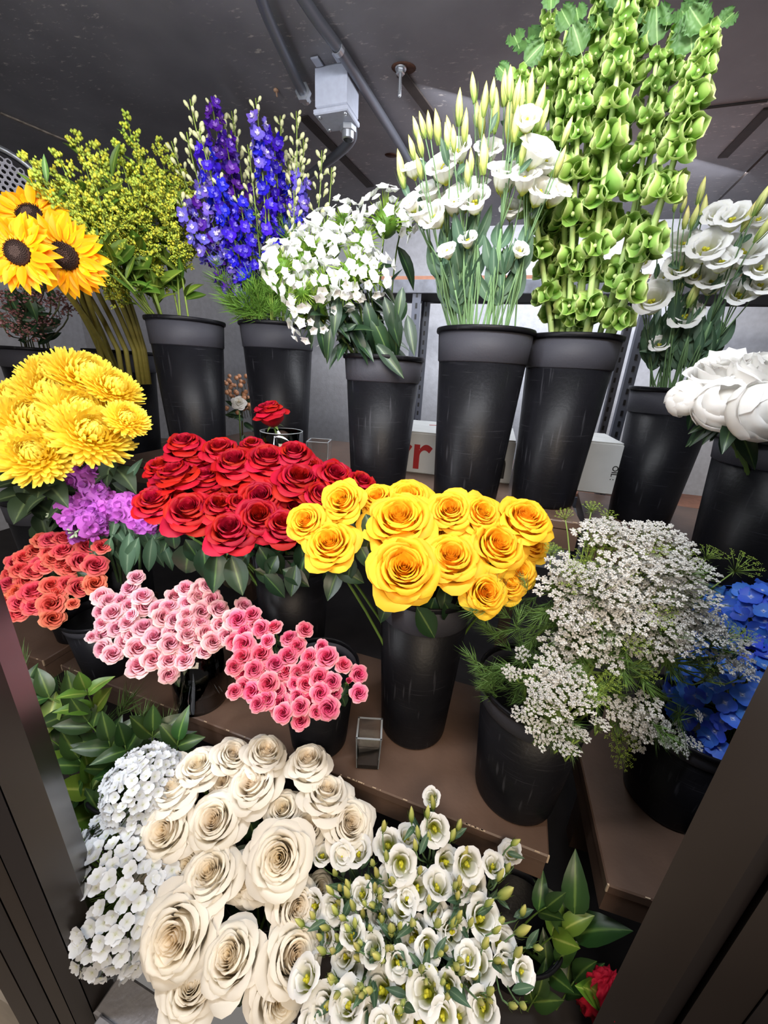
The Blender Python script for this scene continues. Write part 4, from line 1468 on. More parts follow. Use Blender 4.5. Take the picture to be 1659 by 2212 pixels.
PKB = peony_ball()
PEO = [((1578, 806), 168, 'large white peony with ruffled centre, leftmost of the open ones', (-0.25, -0.25, 0.9)), ((1648, 812), 150, 'white peony cut by the right edge, above the drooping bloom', (0.2, -0.5, 0.8)), ((1570, 872), 138, 'round white peony below the ruffled bloom with smooth outer petals', (-0.5, -0.6, 0.35)), ((1640, 890), 146, 'drooping white peony nearest the bucket rim with a folded petal', (0.1, -0.7, 0.3))]
for (px, py), sz, lb, n in PEO:
    h = {1578: 1.03, 1648: 1.0, 1570: 0.98, 1640: 0.95}[px]
    p = PH(px, py, h)
    Z = depth(p)
    foot = inside(BP, 0.4)
    t = thing('peony', lb, 'peony', foot, 'white peonies')
    n = Vector(n)
    M = frame(p, n, U(0, 6), sz * Z / F / 2 * 1.05)
    kit = PKB if py > 850 else PK
    part('bloom_centre', kit[0], t, M)
    a0 = U(0, 6)
    for w, (k, vs) in enumerate(kit[1]):
        for i in range(k):
            part('petal', rnd.choice(vs), t, M @ Matrix.Rotation(a0 + w * 0.7 + i * 6.283 / k + U(-0.1, 0.1), 4, 'Z') @ Matrix.Rotation(U(-0.1, 0.1), 4, 'Y'))
    part('calyx', CALYX, t, M)
    e = M @ Vector((0, 0, -0.7))
    b = MB(); b.tube([x - foot for x in bez(e, e - n.normalized() * 0.08, foot + Vector((0, 0, 0.3)), foot, 7)], 0.004, 0.004, 6)
    part('stem', b.mesh('stem', STEMG), t, Matrix.Translation(foot))
    for i in range(4):
        leaf(t, e, -UP * U(0.4, 1) + Vector((U(-1, 0.6), U(-0.9, 0.2), 0)), tocam(e) + UP * 0.3, U(0.07, 0.11), DARKSLIM)
p = PH(1485, 862, 1.0)
foot = inside(BP, 0.4)
t = thing('peony', 'round unopened white peony bud at the far left of the peonies', 'peony', foot, 'white peonies')
M = frame(p, Vector((-0.8, -0.4, 0.1)), 0, 0.048)
b = MB()
for i in range(5):
    rose_petal(b, 0.72, 0.62, -0.5, 1.0, 0, 0, -0.7, i, 6, 8, (0.2, 1), rot=i * 1.257, cor=0.1)
b.blob((0, 0, 0), 0.66, n=12, k=6, tint=0.6)
part('bud', b.mesh('bud', PEON), t, M)
part('calyx', CALYX, t, M)
e = M @ Vector((0, 0, -0.7))
b = MB(); b.tube([x - foot for x in bez(e, e + Vector((0.06, 0, -0.03)), foot + Vector((0, 0, 0.4)), foot, 7)], 0.004, 0.004, 6)
part('stem', b.mesh('stem', STEMG), t, Matrix.Translation(foot))
for i in range(2):
    leaf(t, e, -UP + Vector((U(-0.3, 0.3), -0.3, 0)), tocam(e), 0.06, DARKSLIM)

# ------------------------------------------------------------------ yellow chrysanthemums
MUM = mat('chrysanthemum_petal', [(0, 'f6c018'), (0.5, 'fcd72e'), (1, 'ffea62')], 0.5, 0.2, 0.2, var=0.05)


def mum_mesh(sd):
    b = MB()
    rr = random.Random(sd)
    N = 300
    for i in range(N):
        t = (i + 0.5) / N
        a = i * 2.39996 + rr.uniform(-0.1, 0.1)
        el = math.radians(88 - 108 * t ** 0.8)
        L = 0.45 + 0.58 * t ** 0.6 + rr.uniform(-0.05, 0.05)
        r0 = 0.08 + 0.25 * t
        w = 0.06 + 0.04 * t
        inc = 1.25 - 0.5 * t + (rr.uniform(-0.2, 0.2))

        def fn(u, v):
            x = (u * 2 - 1) * w * math.sin(math.pi * (0.15 + 0.75 * v))
            e = el + inc * v * v
            rad = r0 * math.cos(el) + (L - r0) * v * math.cos((el + e) / 2)
            z = r0 * math.sin(el) * 0.6 + (L - r0) * v * math.sin((el + e) / 2) * 0.75 + abs(u * 2 - 1) * 0.012
            return rad, x, z - 0.15, 0.15 + 0.85 * v
        b.grid(fn, 2, 4, Matrix.Rotation(a, 4, 'Z'))
    return b.mesh('petals', MUM)


MUMS = [mum_mesh(s) for s in (1, 2)]
b = MB()
for i in range(18):
    def fn(u, v):
        return 0.25 + 0.8 * v, (u * 2 - 1) * 0.085 * math.sin(math.pi * (0.1 + 0.8 * v)), -0.3 - 0.12 * v + 0.35 * v ** 3, v
    if i == 0:
        b.grid(fn, 2, 5)
MUMPETAL = b.mesh('petal', MUM)
CENTRE_GREEN = mat('mum_leaf', [(0, '6a7a52'), (0.15, '3a4a32'), (1, '2f3f2a')], 0.5, 0.3, 0.1, var=0.3)
MUMLEAF = [leaf_mesh('mum_leaf', CENTRE_GREEN, w=0.6, bend=bd, pw=0.8) for bd in (0.2, 0.5)]
mums = [(118, 803, 122), (196, 808, 150), (250, 832, 110), (115, 840, 140), (81, 900, 172), (184, 884, 150), (203, 930, 150), (277, 901, 84), (2, 900, 150), (71, 975, 142), (-2, 945, 120), (30, 850, 100)]
MHUB = PH(110, 1010, 1.5)
for (px, py, sz), lb in zip(mums, ranks([m[:2] for m in mums], 4)):
    Z = 1.08 - 0.0006 * (py - 800)
    p = PZ(px, py, Z)
    n = (p - MHUB).normalized() * 0.7 + tocam(p) * 0.45 + UP * 0.55 + Vector((U(-0.2, 0.2), U(-0.2, 0.2), U(-0.1, 0.1)))
    foot = inside(BM, 0.5)
    t = thing('chrysanthemum', 'big yellow chrysanthemum, ' + lb, 'chrysanthemum', foot, 'yellow chrysanthemums')
    M = frame(p, n, U(0, 6), sz * Z / F / 2 * 1.1)
    part('petals', rnd.choice(MUMS), t, M, stuff=True)
    for i in range(18):
        part('petal', MUMPETAL, t, M @ Matrix.Rotation(i * 0.349 + U(-0.1, 0.1), 4, 'Z') @ Matrix.Rotation(U(-0.1, 0.25), 4, 'Y'))
    e = M @ Vector((0, 0, -0.3))
    b = MB(); b.blob(M @ Vector((0, 0, -0.28)) - foot, 0.02, n=8); b.tube([x - foot for x in bez(e, e - n.normalized() * 0.1, foot + Vector((0, 0, 0.3)), foot, 7)], 0.0035, 0.004, 6)
    part('stem', b.mesh('stem', STEMG), t, Matrix.Translation(foot))
    for i in range(5):
        w = e + (foot - e) * U(0.12, 0.5)
        leaf(t, w, Vector((U(-1, 1), U(-1, 0.4), U(-0.8, 0.2))), UP + tocam(w) * 0.6, U(0.07, 0.13), MUMLEAF)

# ------------------------------------------------------------------ sunflowers
SUNP = mat('sunflower_petal', [(0, 'f6a20c'), (1, 'fbb512')], 0.5, 0.25, 0.25, var=0.12, huevar=0.012)
SUND = mat('sunflower_disc', [(0, '5a4a44'), (0.35, '33241f'), (1, '1d1210')], 0.8, 0.15)
SUNS = mat('sunflower_stem', '7d7436', 0.6, 0.25, var=0.15, noise=0.15, nscale=60)
SUNPET = [leaf_mesh('sunflower_petal', SUNP, w=0.40, bend=bd, fold=0.25, pw=0.8, tipw=0.8) for bd in (-0.12, 0.1, 0.3)]
b = MB()
b.lathe([(0.001, 0.10), (0.10, 0.105), (0.2, 0.10), (0.3, 0.07), (0.36, 0.02), (0.36, -0.08), (0.001, -0.12)][::-1], 28, tint=0.3)
rr = random.Random(3)
for i in range(170):
    r = 0.36 * math.sqrt((i + 0.5) / 170); a = i * 2.39996
    b.blob((r * math.cos(a), r * math.sin(a), 0.105 - 0.75 * max(0, r - 0.15) ** 2), 0.022, 1, 1, 1.3, n=4, k=1, tint=0.05 if r < 0.16 else 1.0)
SUNDISC = b.mesh('seed_disc', SUND)
suns = [(36, 545, 160, 'sunflower at the far left with dark oval centre', (0.15, -0.9, 0.1)), (138, 553, 170, 'front sunflower with a large dark centre touching goldenrod', (0.25, -0.9, -0.15)), (62, 462, 160, 'topmost sunflower of the group, leaning back', (0.1, -0.75, 0.5)), (112, 510, 150, 'sunflower half hidden behind the front one', (0.25, -0.7, 0.6)), (182, 540, 130, 'sunflower facing away on the right of the group', (0.8, 0.2, 0.35)), (95, 585, 110, 'drooping sunflower seen edge on below the front pair', (-0.1, 0.3, -0.8))]
for px, py, sz, lb, n in suns:
    p = PH(px, py, {36: 1.30, 138: 1.33, 62: 1.46, 112: 1.44, 182: 1.5, 95: 1.46}[px])
    Z = depth(p)
    foot = inside(BS, 0.6)
    t = thing('sunflower', lb, 'sunflower', foot, 'sunflowers in the rear bucket')
    n = Vector(n).normalized()
    s = sz * Z / F / 2
    M = frame(p, n, U(0, 6), s)
    part('seed_disc', SUNDISC, t, M @ Matrix.Scale(0.84, 4))
    for ring, (k, el, sc) in enumerate(((20, 0.10, 0.66), (20, -0.05, 0.72), (16, 0.3, 0.5))):
        for i in range(k):
            a = (i + 0.5 * ring) * 6.283 / k + U(-0.08, 0.08)
            part('petal', rnd.choice(SUNPET), t, M @ Matrix.Rotation(a, 4, 'Z') @ Matrix.Translation((0, 0.30, -0.04 - 0.03 * ring)) @ Matrix.Rotation(el + U(-0.12, 0.25), 4, 'X') @ Matrix.Scale(sc * U(0.9, 1.05), 4))
    part('calyx', CALYX, t, M @ Matrix.Translation((0, 0, 0.5)))
    e = p - n * 0.1 * s
    top = BS[1] + Vector((0, 0, BS[2]))
    b = MB(); b.tube([x - foot for x in bez(e, e - n * 0.10 + UP * 0.02, foot + Vector((0, 0, BS[2])), foot, 9)], 0.0075, 0.0085, 7)
    part('stem', b.mesh('stem', SUNS), t, Matrix.Translation(foot))
for i, (ax, ay, bx) in enumerate([(165, 600, 255), (185, 590, 272), (205, 575, 290), (222, 570, 300), (240, 575, 308), (258, 590, 312)]):
    a = PH(ax, ay, 1.72 + 0.03 * (i % 3)); c = PH(bx, 757, 1.80)
    t = thing('cut_sunflower', 'thick olive sunflower stem rising from rear bucket, ' + (ORD[i] + ' from the left'), 'sunflower', c, 'olive sunflower stems')
    b = MB(); b.tube([Vector((0, 0, -0.12)), Vector()] + [(c + (a - c) * f + UP * 0.02 * math.sin(f * 3)) - c for f in (0.35, 0.7, 1.0)] + [(a - c) + (a - c) * 0.3 + Vector((-0.03, 0, 0.01))], 0.009, 0.0075, 7)
    part('stem', b.mesh('stem', SUNS), t, WM[t])
#EOF4
# ------------------------------------------------------------------ goldenrod
GRODM = mat('goldenrod_buds', [(0, '98b04a'), (0.5, 'bcc64a'), (1, 'dcd444')], 0.6, 0.2, 0.1, var=0.12, huevar=0.01)
GRSTEM = mat('goldenrod_stem', '7f9440', 0.5, 0.3, var=0.15)


def plume_mesh(sd, L=0.13):
    b = MB()
    rr = random.Random(sd)
    for k in range(9):
        f = k / 8
        z = -L * (1 - f)
        l = 0.012 + 0.052 * (1 - f) ** 0.8
        a = k * 2.4 + rr.uniform(-0.4, 0.4)
        d = Vector((math.cos(a) * 0.75, math.sin(a) * 0.75, 0.75)).normalized()
        for q in range(20):
            g = rr.uniform(0.2, 1) * l
            c = Vector((0, 0, z)) + d * g + Vector((rr.uniform(-1, 1), rr.uniform(-1, 1), rr.uniform(-0.3, 1))) * 0.007
            b.blob(c, rr.uniform(0.0028, 0.0046), 1, 1, 1.25, n=5, k=1, tint=rr.random())
    return b.mesh('flower_plume', GRODM)


PLUMES = [plume_mesh(s, L) for s, L in ((1, 0.11), (2, 0.13), (3, 0.15))]
gr = [(276, 262), (166, 296), (62, 346), (78, 392), (128, 342), (215, 322), (255, 318), (300, 322), (195, 350), (330, 356), (372, 345), (398, 380), (235, 372), (180, 400), (140, 408), (110, 430), (300, 405), (268, 440), (215, 445), (160, 470), (350, 420), (385, 455), (310, 470), (250, 492), (195, 520), (160, 548), (345, 310), (95, 365), (320, 520), (275, 530)]
gs, cs = clusters(gr, 13)
for g, lb in zip(gs, ranks(cs, 3)):
    foot = inside(BG, 0.45)
    t = thing('goldenrod', 'yellow green goldenrod stem with plumes, ' + lb, 'goldenrod', foot, 'goldenrod stems')
    ps = [PH(*gr[i], 1.58 + U(-0.10, 0.10) + 0.12 * (gr[i][0] - 230) / 200) for i in g]
    mean = sum(ps, Vector()) / len(ps)
    top = mouth(BG, mean, 0.5)
    J = mean + (top - mean) * 0.42
    b = MB()
    b.tube([x - foot for x in [foot, top, J]], 0.0035, 0.003, 5)
    for p in ps:
        d = ((p - top).normalized() + UP * 0.25 + Vector((U(-0.2, 0.2), U(-0.2, 0.2), 0))).normalized()
        s = U(0.95, 1.2)
        M = frame(p, d, U(0, 6), s)
        part('flower_plume', rnd.choice(PLUMES), t, M, stuff=True)
        e = M @ Vector((0, 0, -0.13))
        b.tube([x - foot for x in [p, e] + bez(e, e - d * 0.08, J + (e - J) * 0.3, J, 4)[1:]], 0.0012, 0.0022, 4)
        for k in range(4):      # lower side plumes of the same stem
            f = U(0.12, 0.5)
            w = e + (J - e) * f
            dd = (d + Vector((U(-1, 1), U(-1, 1), 0.1))).normalized()
            q = w + dd * U(0.05, 0.09)
            part('flower_plume', rnd.choice(PLUMES), t, frame(q, dd, U(0, 6), U(0.6, 0.9)), stuff=True)
            b.tube([w - foot, q - foot], 0.0012, 0.001, 4)
        for k in range(5):
            w = p + (J - p) * U(0.25, 0.95)
            leaf(t, w, d * 0.6 + Vector((U(-1, 1), U(-1, 1), U(-0.4, 0.4))), UP + tocam(w) * 0.7, U(0.05, 0.10), SLIMLEAVES)
    for k in range(12):
        w = J + (top - J) * U(-0.2, 0.75)
        leaf(t, w, UP * 0.5 + Vector((U(-1, 1), U(-1, 1), U(-0.5, 0.5))), UP + tocam(w) * 0.7, U(0.07, 0.12), SLIMLEAVES + BRIGHTLEAVES[:1])
    part('stem', b.mesh('stem', GRSTEM), t, Matrix.Translation(foot))

# ------------------------------------------------------------------ larkspur
LKB = mat('larkspur_blue', [(0, 'cfc6e8'), (0.06, '6a5ae0'), (0.14, '3a20d0'), (1, '2a12b0')], 0.5, 0.25, 0.25, var=0.2, huevar=0.01)
LKP = mat('larkspur_purple', [(0, 'd8cce0'), (0.06, '8a58cc'), (0.14, '5a26b0'), (1, '451a94')], 0.5, 0.25, 0.25, var=0.25, huevar=0.015)
LKL = mat('larkspur_lavender', [(0, 'f0ead8'), (0.1, 'a49ae0'), (0.2, '7a6cd0'), (1, '6452bc')], 0.5, 0.25, 0.25, var=0.2, huevar=0.012)
LKBUD = mat('larkspur_bud', [(0, '9fae62'), (1, 'd2d2a4')], 0.5, 0.25, 0.1, var=0.15)
FEATH = mat('feathery_green', '6f9a3e', 0.5, 0.3, 0.15, var=0.25)


def larkspur_floret(m, sd):
    b = MB()
    rr = random.Random(sd)
    for i in range(6):
        a = i * 2 * math.pi / 6 + rr.uniform(-0.12, 0.12)

        def fn(u, v):
            x = (u * 2 - 1) * 0.42 * math.sin(math.pi * (0.1 + 0.78 * v)) ** 0.8
            return 0.06 + 0.9 * v, x, 0.18 * v + 0.2 * v * v - 0.15 * abs(u * 2 - 1) * v + 0.11 * math.sin(9 * x + i * 2) * v, v
        b.grid(fn, 3, 4, Matrix.Rotation(a, 4, 'Z') @ Matrix.Rotation(rr.uniform(-0.3, 0.3), 4, 'Y') @ Matrix.Scale(rr.uniform(0.8, 1.1), 4))
    for i in range(4):
        a = i * 1.571

        def f2(u, v):
            return 0.02 + 0.3 * v, (u * 2 - 1) * 0.13, 0.12 + 0.3 * v, 0.05
        b.grid(f2, 1, 2, Matrix.Rotation(a + 0.4, 4, 'Z'))
    b.tube([Vector((0, 0, 0)), Vector((0, 0.1, -0.45)), Vector((0, 0.3, -0.8))], 0.12, 0.02, 5, tint=0.5)
    return b.mesh('floret', m)


LKF = {k: [larkspur_floret(m, s) for s in (1, 2)] for k, m in (('b', LKB), ('p', LKP), ('l', LKL))}
b = MB(); b.blob((0, 0, 0), 0.5, 0.62, 0.62, 1.0, n=7, k=3, tint=0.9); b.tube([Vector((0, 0, -0.4)), Vector((0.15, 0, -0.8))], 0.16, 0.05, 5, tint=0.2)
LKBUDM = b.mesh('bud', LKBUD)


def feather_mesh(sd, n=26, m=None):
    b = MB()
    rr = random.Random(sd)
    for i in range(n):
        z = 0.25 + 0.75 * i / n
        a = rr.uniform(0, 6.28)
        d = Vector((math.cos(a) * 0.8, 1.0, math.sin(a) * 0.8)).normalized()
        p0 = Vector((0, z * 0.55, 0.02 * math.sin(z * 5)))
        L = rr.uniform(0.25, 0.5)
        s = d.cross(Vector((rr.uniform(-1, 1), rr.uniform(-1, 1), rr.uniform(-1, 1)))).normalized() * 0.008
        p1 = p0 + d * L * 0.5
        p2 = p0 + d * L + Vector((0, 0.08, rr.uniform(-0.08, 0.08)))
        b.add([p0 - s, p0 + s, p1 + s, p1 - s, p2], [(0, 1, 2, 3), (3, 2, 4)], 0.5)
    b.tube([Vector((0, 0, 0)), Vector((0, 0.4, 0.0)), Vector((0, 0.85, 0))], 0.01, 0.005, 3)
    return b.mesh('feathery_leaf', m or FEATH)


FEATHERS = [feather_mesh(s) for s in (1, 2, 3)]
# (top px, top py, kind, floret end as a share of the stem, bud share at the tip)
lk = [(410, 214, 'l', 0.95, .3, -40), (456, 208, 'p', 0.7, .06, -10), (480, 250, 'l', 0.6, .25, 0), (500, 240, 'g', 0.4, 1, 10), (440, 295, 'g', .6, 1, 0), (403, 285, 'l', .9, .3, -60), (488, 300, 'p', .72, .0, 0), (430, 280, 'b', .75, .1, -20), (535, 312, 'g', .5, 1, 15), (552, 212, 'l', .3, .3, 20), (566, 285, 'b', .6, .0, 20), (590, 300, 'b', .55, .0, 25),
      (605, 250, 'g', .5, 1, 20), (640, 240, 'g', .35, 1, 25), (632, 330, 'b', .5, .35, 25), (648, 345, 'l', .45, .2, 25), (655, 300, 'l', .4, .5, 30), (622, 345, 'g', .55, 1, 20), (695, 325, 'g', .35, 1, 35), (716, 362, 'g', .1, 1, 40), (415, 420, 'p', .7, .1, -55), (370, 305, 'g', .2, 1, -40), (535, 400, 'p', .7, .05, 0), (388, 425, 'l', .5, .2, -50), (470, 380, 'b', .7, .1, -10), (515, 420, 'b', .6, .1, 0), (600, 420, 'b', .5, .1, 15), (445, 520, 'p', .6, .1, -30), (635, 410, 'g', .5, 1, 20), (580, 400, 'p', .6, .1, 10)]
lb_ = ranks([(i[0], i[1]) for i in lk], 3)
KN = {'b': 'blue larkspur spike', 'p': 'violet larkspur spike', 'l': 'lavender larkspur spike', 'g': 'larkspur spike of pale green buds'}
for (px, py, kd, fl, bd, lean), lb in zip(lk, lb_):
    foot = inside(BD, 0.45)
    tip = PH(px, py, 1.56 + U(-0.10, 0.12))
    top = mouth(BD, tip, 0.6)
    t = thing('larkspur', KN[kd] + ', ' + lb, 'larkspur', foot, 'larkspur spikes')
    path = bez(tip, tip + (top - tip) * 0.3 + RIGHT * lean * 0.0006, top + (tip - top) * 0.25, top, 12) + [foot]
    b = MB(); b.tube([x - foot for x in path], 0.0016, 0.0036, 5)
    part('stem', b.mesh('stem', GRSTEM), t, Matrix.Translation(foot))

    def at(f):
        x = f * 12
        i = min(int(x), 11)
        return path[i] + (path[i + 1] - path[i]) * (x - i)
    Ls = (tip - top).length
    n = int(Ls * fl / 0.0115)
    for i in range(n):
        f = fl * (i + 0.4) / n
        w = at(f)
        ax = (at(max(f - 0.05, 0)) - at(f + 0.05)).normalized()
        a = i * 2.4 + U(-0.3, 0.3)
        side = ax.orthogonal().normalized()
        side = Matrix.Rotation(a, 3, ax) @ side
        d = (side + ax * 0.45 + tocam(w) * 0.35).normalized()
        if f < bd * fl:
            s = 0.016 + 0.010 * f
            q = w + d * (0.012 + 0.02 * min(f * 3, 1))
            part('bud', LKBUDM, t, frame(q, (d + ax).normalized(), U(0, 6), s * U(0.9, 1.3)))
        else:
            s = U(0.0165, 0.023)
            q = w + d * 0.022
            part('floret', rnd.choice(LKF[kd if kd != 'g' else 'b']), t, frame(q, d, U(0, 6), s))
    for i in range(8):
        f = U(max(fl, 0.45), 1.0)
        w = at(f)
        part('feathery_leaf', rnd.choice(FEATHERS), t, frame_yz(w, Vector((U(-1, 1), U(-1, 0.6), U(0.0, 1))), tocam(w), U(0.08, 0.15)))

# ------------------------------------------------------------------ sweet williams
DWH = mat('sweet_william_petal', [(0, 'd5dcc0'), (0.25, 'f2f3f0'), (1, 'f3f4f5')], 0.5, 0.25, 0.2, var=0.06)
DGREEN = mat('sweet_william_bracts', [(0, '4f7a26'), (1, '9cba48')], 0.5, 0.3, 0.15, var=0.15)


def dian_floret(sd, op):
    b = MB()
    rr = random.Random(sd)
    for i in range(5):
        def fn(u, v):
            w = (u * 2 - 1) * (0.12 + 0.62 * v)
            return 0.05 + v * (0.95 - op * 0.3), w, 0.1 + op * v + 0.06 * math.sin(w * 9 + i) * v, v
        b.grid(fn, 3, 2, Matrix.Rotation(i * 1.2566 + rr.uniform(-0.1, 0.1), 4, 'Z'))
    return b.mesh('floret', DWH)


DIF = [dian_floret(1, 0.15), dian_floret(2, 0.35), dian_floret(3, 0.7)]


def spikes(sd, n=90):
    b = MB()
    rr = random.Random(sd)
    for i in range(n):
        z = rr.uniform(-0.35, 1)
        a = rr.uniform(0, 6.28)
        d = Vector((math.sqrt(1 - z * z) * math.cos(a), math.sqrt(1 - z * z) * math.sin(a), z))
        s = d.cross(Vector((rr.uniform(-1, 1), rr.uniform(-1, 1), rr.uniform(-1, 1)))).normalized() * 0.035
        L = rr.uniform(0.78, 1.04)
        b.add([d * 0.3 - s, d * 0.3 + s, d * L * 0.7 + s * 0.6, d * L * 0.7 - s * 0.6, d * L], [(0, 1, 2, 3), (3, 2, 4)], [0, 0, 0.7, 0.7, 1])
    b.blob((0, 0, 0), 0.45, n=8, k=4, tint=0.1)
    return b.mesh('bracts', DGREEN)


DSP = [spikes(s) for s in (1, 2)]
dia = [(738, 462, 74), (692, 488, 84), (655, 520, 84), (760, 566, 122), (838, 450, 116), (598, 566, 84), (640, 548, 76), (662, 672, 118), (712, 520, 70), (875, 470, 66), (780, 500, 84), (640, 622, 80), (800, 580, 90), (735, 620, 80), (690, 600, 70)]
DHUB = PH(800, 690, 1.30)
for (px, py, sz), lb in zip(dia, ranks([d[:2] for d in dia], 3)):
    p = PH(px, py, 1.13 + U(-0.03, 0.05) - 0.05 * (py > 540))
    Z = depth(p)
    s = sz * Z / F / 2 * 1.08
    foot = inside(BDI, 0.45)
    n = ((p - DHUB).normalized() + tocam(p) * 0.25 + UP * 0.1).normalized()
    t = thing('sweet_william', 'white sweet william cluster, ' + lb, 'sweet william', foot, 'white sweet williams')
    M = frame(p - n * s * 0.5, n, U(0, 6), s)
    part('bracts', rnd.choice(DSP), t, M, stuff=True)
    N = int(26 * (sz / 84) ** 1.3)
    for i in range(N):
        z = 1 - 1.15 * (i + 0.5) / N
        a = i * 2.39996 + U(-0.2, 0.2)
        if rnd.random() < 0.22:
            continue
        r = math.sqrt(max(0, 1 - z * z))
        d = Vector((r * math.cos(a), r * math.sin(a), z))
        q = M @ (d * U(0.9, 1.04))
        wd = (M.to_3x3() @ d).normalized()
        part('floret', rnd.choice(DIF), t, frame(q, wd + Vector((U(-0.3, 0.3), U(-0.3, 0.3), U(-0.2, 0.4))), U(0, 6), 0.0125 * U(0.75, 1.2)))
    top = mouth(BDI, p, 0.5)
    e = p - n * s * 0.8
    pts = bez(e, e - n * 0.07, top + (e - top) * 0.3, top, 7) + [foot]
    b = MB(); b.tube([x - foot for x in pts], 0.0022, 0.0026, 5)
    part('stem', b.mesh('stem', STEMG), t, Matrix.Translation(foot))
    for k in range(4):
        w = pts[rnd.randint(1, 6)]
        leaf(t, w, Vector((U(-1, 1), U(-1, 0.3), U(-0.9, 0.5))), UP + tocam(w) * 0.8, U(0.07, 0.13), DARKSLIM)
    if k and px in (760, 800, 838, 780):
        pass
own = [o for o in COL.objects if o.get('category') == 'sweet william']
for px, py, L, ang in [(800, 680, 120, -60), (790, 650, 110, -75), (770, 700, 60, -150), (730, 640, 90, -95), (830, 640, 110, -70), (850, 660, 110, -85), (690, 690, 80, -80), (715, 700, 80, -95), (810, 740, 100, -50), (860, 700, 60, 70), (880, 680, 90, -80), (870, 620, 80, -100)]:
    p = PH(px, py, 1.10)
    leaf(min(own, key=lambda o: (Vector(o.location) - p).length), p, img_dir(ang) + FWD * U(-0.2, 0.2), tocam(p) + UP * 0.4, L * depth(p) / F, DARKSLIM)

# ------------------------------------------------------------------ bells of ireland
BELL = mat('bell_calyx', [(0, '668e3a'), (0.5, '7fa64a'), (0.85, '9aba60'), (1, 'cede98')], 0.5, 0.2, 0.25, var=0.14, huevar=0.012)
BELLSTEM = mat('bell_stem', 'b7cf86', 0.5, 0.3, var=0.08)
BELLLEAF = mat('bell_leaf', [(0, '98b478'), (0.08, '587c42'), (1, '466a3a')], 0.5, 0.3, 0.2, var=0.2)


def bell_mesh(sd):
    b = MB()
    rr = random.Random(sd)
    ph = rr.uniform(0, 6)

    def fn(u, v):
        a = u * 6.2832
        r = 0.10 + 0.44 * math.sin(min(v * 1.1, 1) * math.pi / 2) ** 0.9
        k = 1 + v * (0.10 * math.cos(a) + 0.06 * math.cos(5 * a + ph))
        return r * k * 0.88 * math.cos(a), r * k * 1.12 * math.sin(a), 0.62 * v ** 1.6 + 0.05 * math.cos(5 * a + ph) * v * v, v
    b.grid(fn, 14, 5, wrap=True)
    b.blob((0.0, 0.0, 0.22), 0.13, 1, 1, 1.3, n=6, k=2, tint=1.0)
    return b.mesh('bell', BELL)


BELLS = [bell_mesh(s) for s in (1, 2, 3)]


def lobed_leaf(sd):
    b = MB()

    def fn(u, v):
        x = u * 2 - 1
        w = 0.50 * math.sin(math.pi * (0.08 + 0.80 * v ** 0.8)) ** 0.8 * (1 + 0.16 * math.cos(v * 32))
        return x * w, v * (1 + 0.03 * math.cos(x * 20)), 0.13 * math.cos(x * 11) * v * (0.4 + abs(x)) - 0.2 * v * v + 0.25 * abs(x) * v + 0.05 * math.sin(v * 30) * abs(x), abs(x)
    b.grid(fn, 10, 12)
    b.tube([Vector((0, -0.35, -0.02)), Vector((0, 0.05, 0))], 0.02, 0.02, 4, tint=0)
    return b.mesh('bell_leaf', BELLLEAF)


BLF = [lobed_leaf(1)]
# top px, mid px, bottom px of each stem
bl = [((1122, 150), (1150, 420), (1190, 700)), ((1186, 20), (1195, 360), (1205, 700)), ((1238, 70), (1222, 380), (1218, 702)), ((1300, -30), (1265, 330), (1222, 704)), ((1338, 35), (1290, 380), (1240, 704)), ((1408, -50), (1335, 320), (1275, 705)), ((1468, 60), (1395, 380), (1318, 706)), ((1528, 75), (1455, 350), (1330, 706)), ((1260, 130), (1240, 430), (1230, 706)), ((1375, 60), (1310, 420), (1262, 706)), ((1420, 110), (1365, 470), (1300, 706)), ((1150, 110), (1168, 420), (1196, 702)), ((1215, 150), (1208, 430), (1210, 704)), ((1320, 120), (1275, 470), (1250, 706)), ((1495, 130), (1425, 450), (1320, 706)), ((1360, -20), (1310, 340), (1268, 705))]
for (a, m_, c), lb in zip(bl, ranks([(x[0][0], 0) for x in bl], 1)):
    foot = inside(BB, 0.5)
    j = U(-0.06, 0.06)
    tip, mid, low = PH(*a, 1.05 + j), PH(*m_, 1.10 + j), PH(*c, 1.20 + j * 0.5)
    t = thing('bells_of_ireland', 'bells of ireland stem, ' + lb, 'bells of ireland', foot, 'bells of ireland stems')
    path = []
    for i in range(17):
        u = i / 16
        path.append(tip * ((1 - u) * (1 - 2 * u)) + mid * (4 * u * (1 - u)) + low * (u * (2 * u - 1)))
    path.append(foot)
    b = MB(); b.tube([x - foot for x in path], 0.0035, 0.0075, 7)
    part('stem', b.mesh('stem', BELLSTEM), t, Matrix.Translation(foot))
    L = (tip - low).length
    f = 0.03
    w_i = 0
    while f < 0.985:
        sz = 0.0135 + 0.0235 * min(1, f * 2.2) * U(0.9, 1.1)
        x = f * 16
        i = min(int(x), 15)
        w = path[i] + (path[i + 1] - path[i]) * (x - i)
        ax = (path[i] - path[i + 1]).normalized()
        s0 = ax.orthogonal().normalized()
        k6 = 6
        for q in range(k6):
            d = Matrix.Rotation(q * 6.2832 / k6 + w_i * 0.5 + U(-0.15, 0.15), 3, ax) @ s0
            dd = (d + ax * U(0.15, 0.5)).normalized()
            part('bell', rnd.choice(BELLS), t, frame(w + d * 0.006 + ax * U(-0.008, 0.008), dd, U(0, 6), sz * U(0.9, 1.15)))
        w_i += 1
        f += (sz * 1.0 + 0.014 + 0.055 * f) / L
    for q in range(1):
        d = (Vector((U(-1, 1), U(-0.6, 0.6), U(0.4, 1.2)))).normalized()
        leaf(t, tip + d * 0.012, d, tocam(tip) + UP * U(-0.3, 0.5), U(0.035, 0.055), BLF)
own = [o for o in COL.objects if o.get('category') == 'bells of ireland']
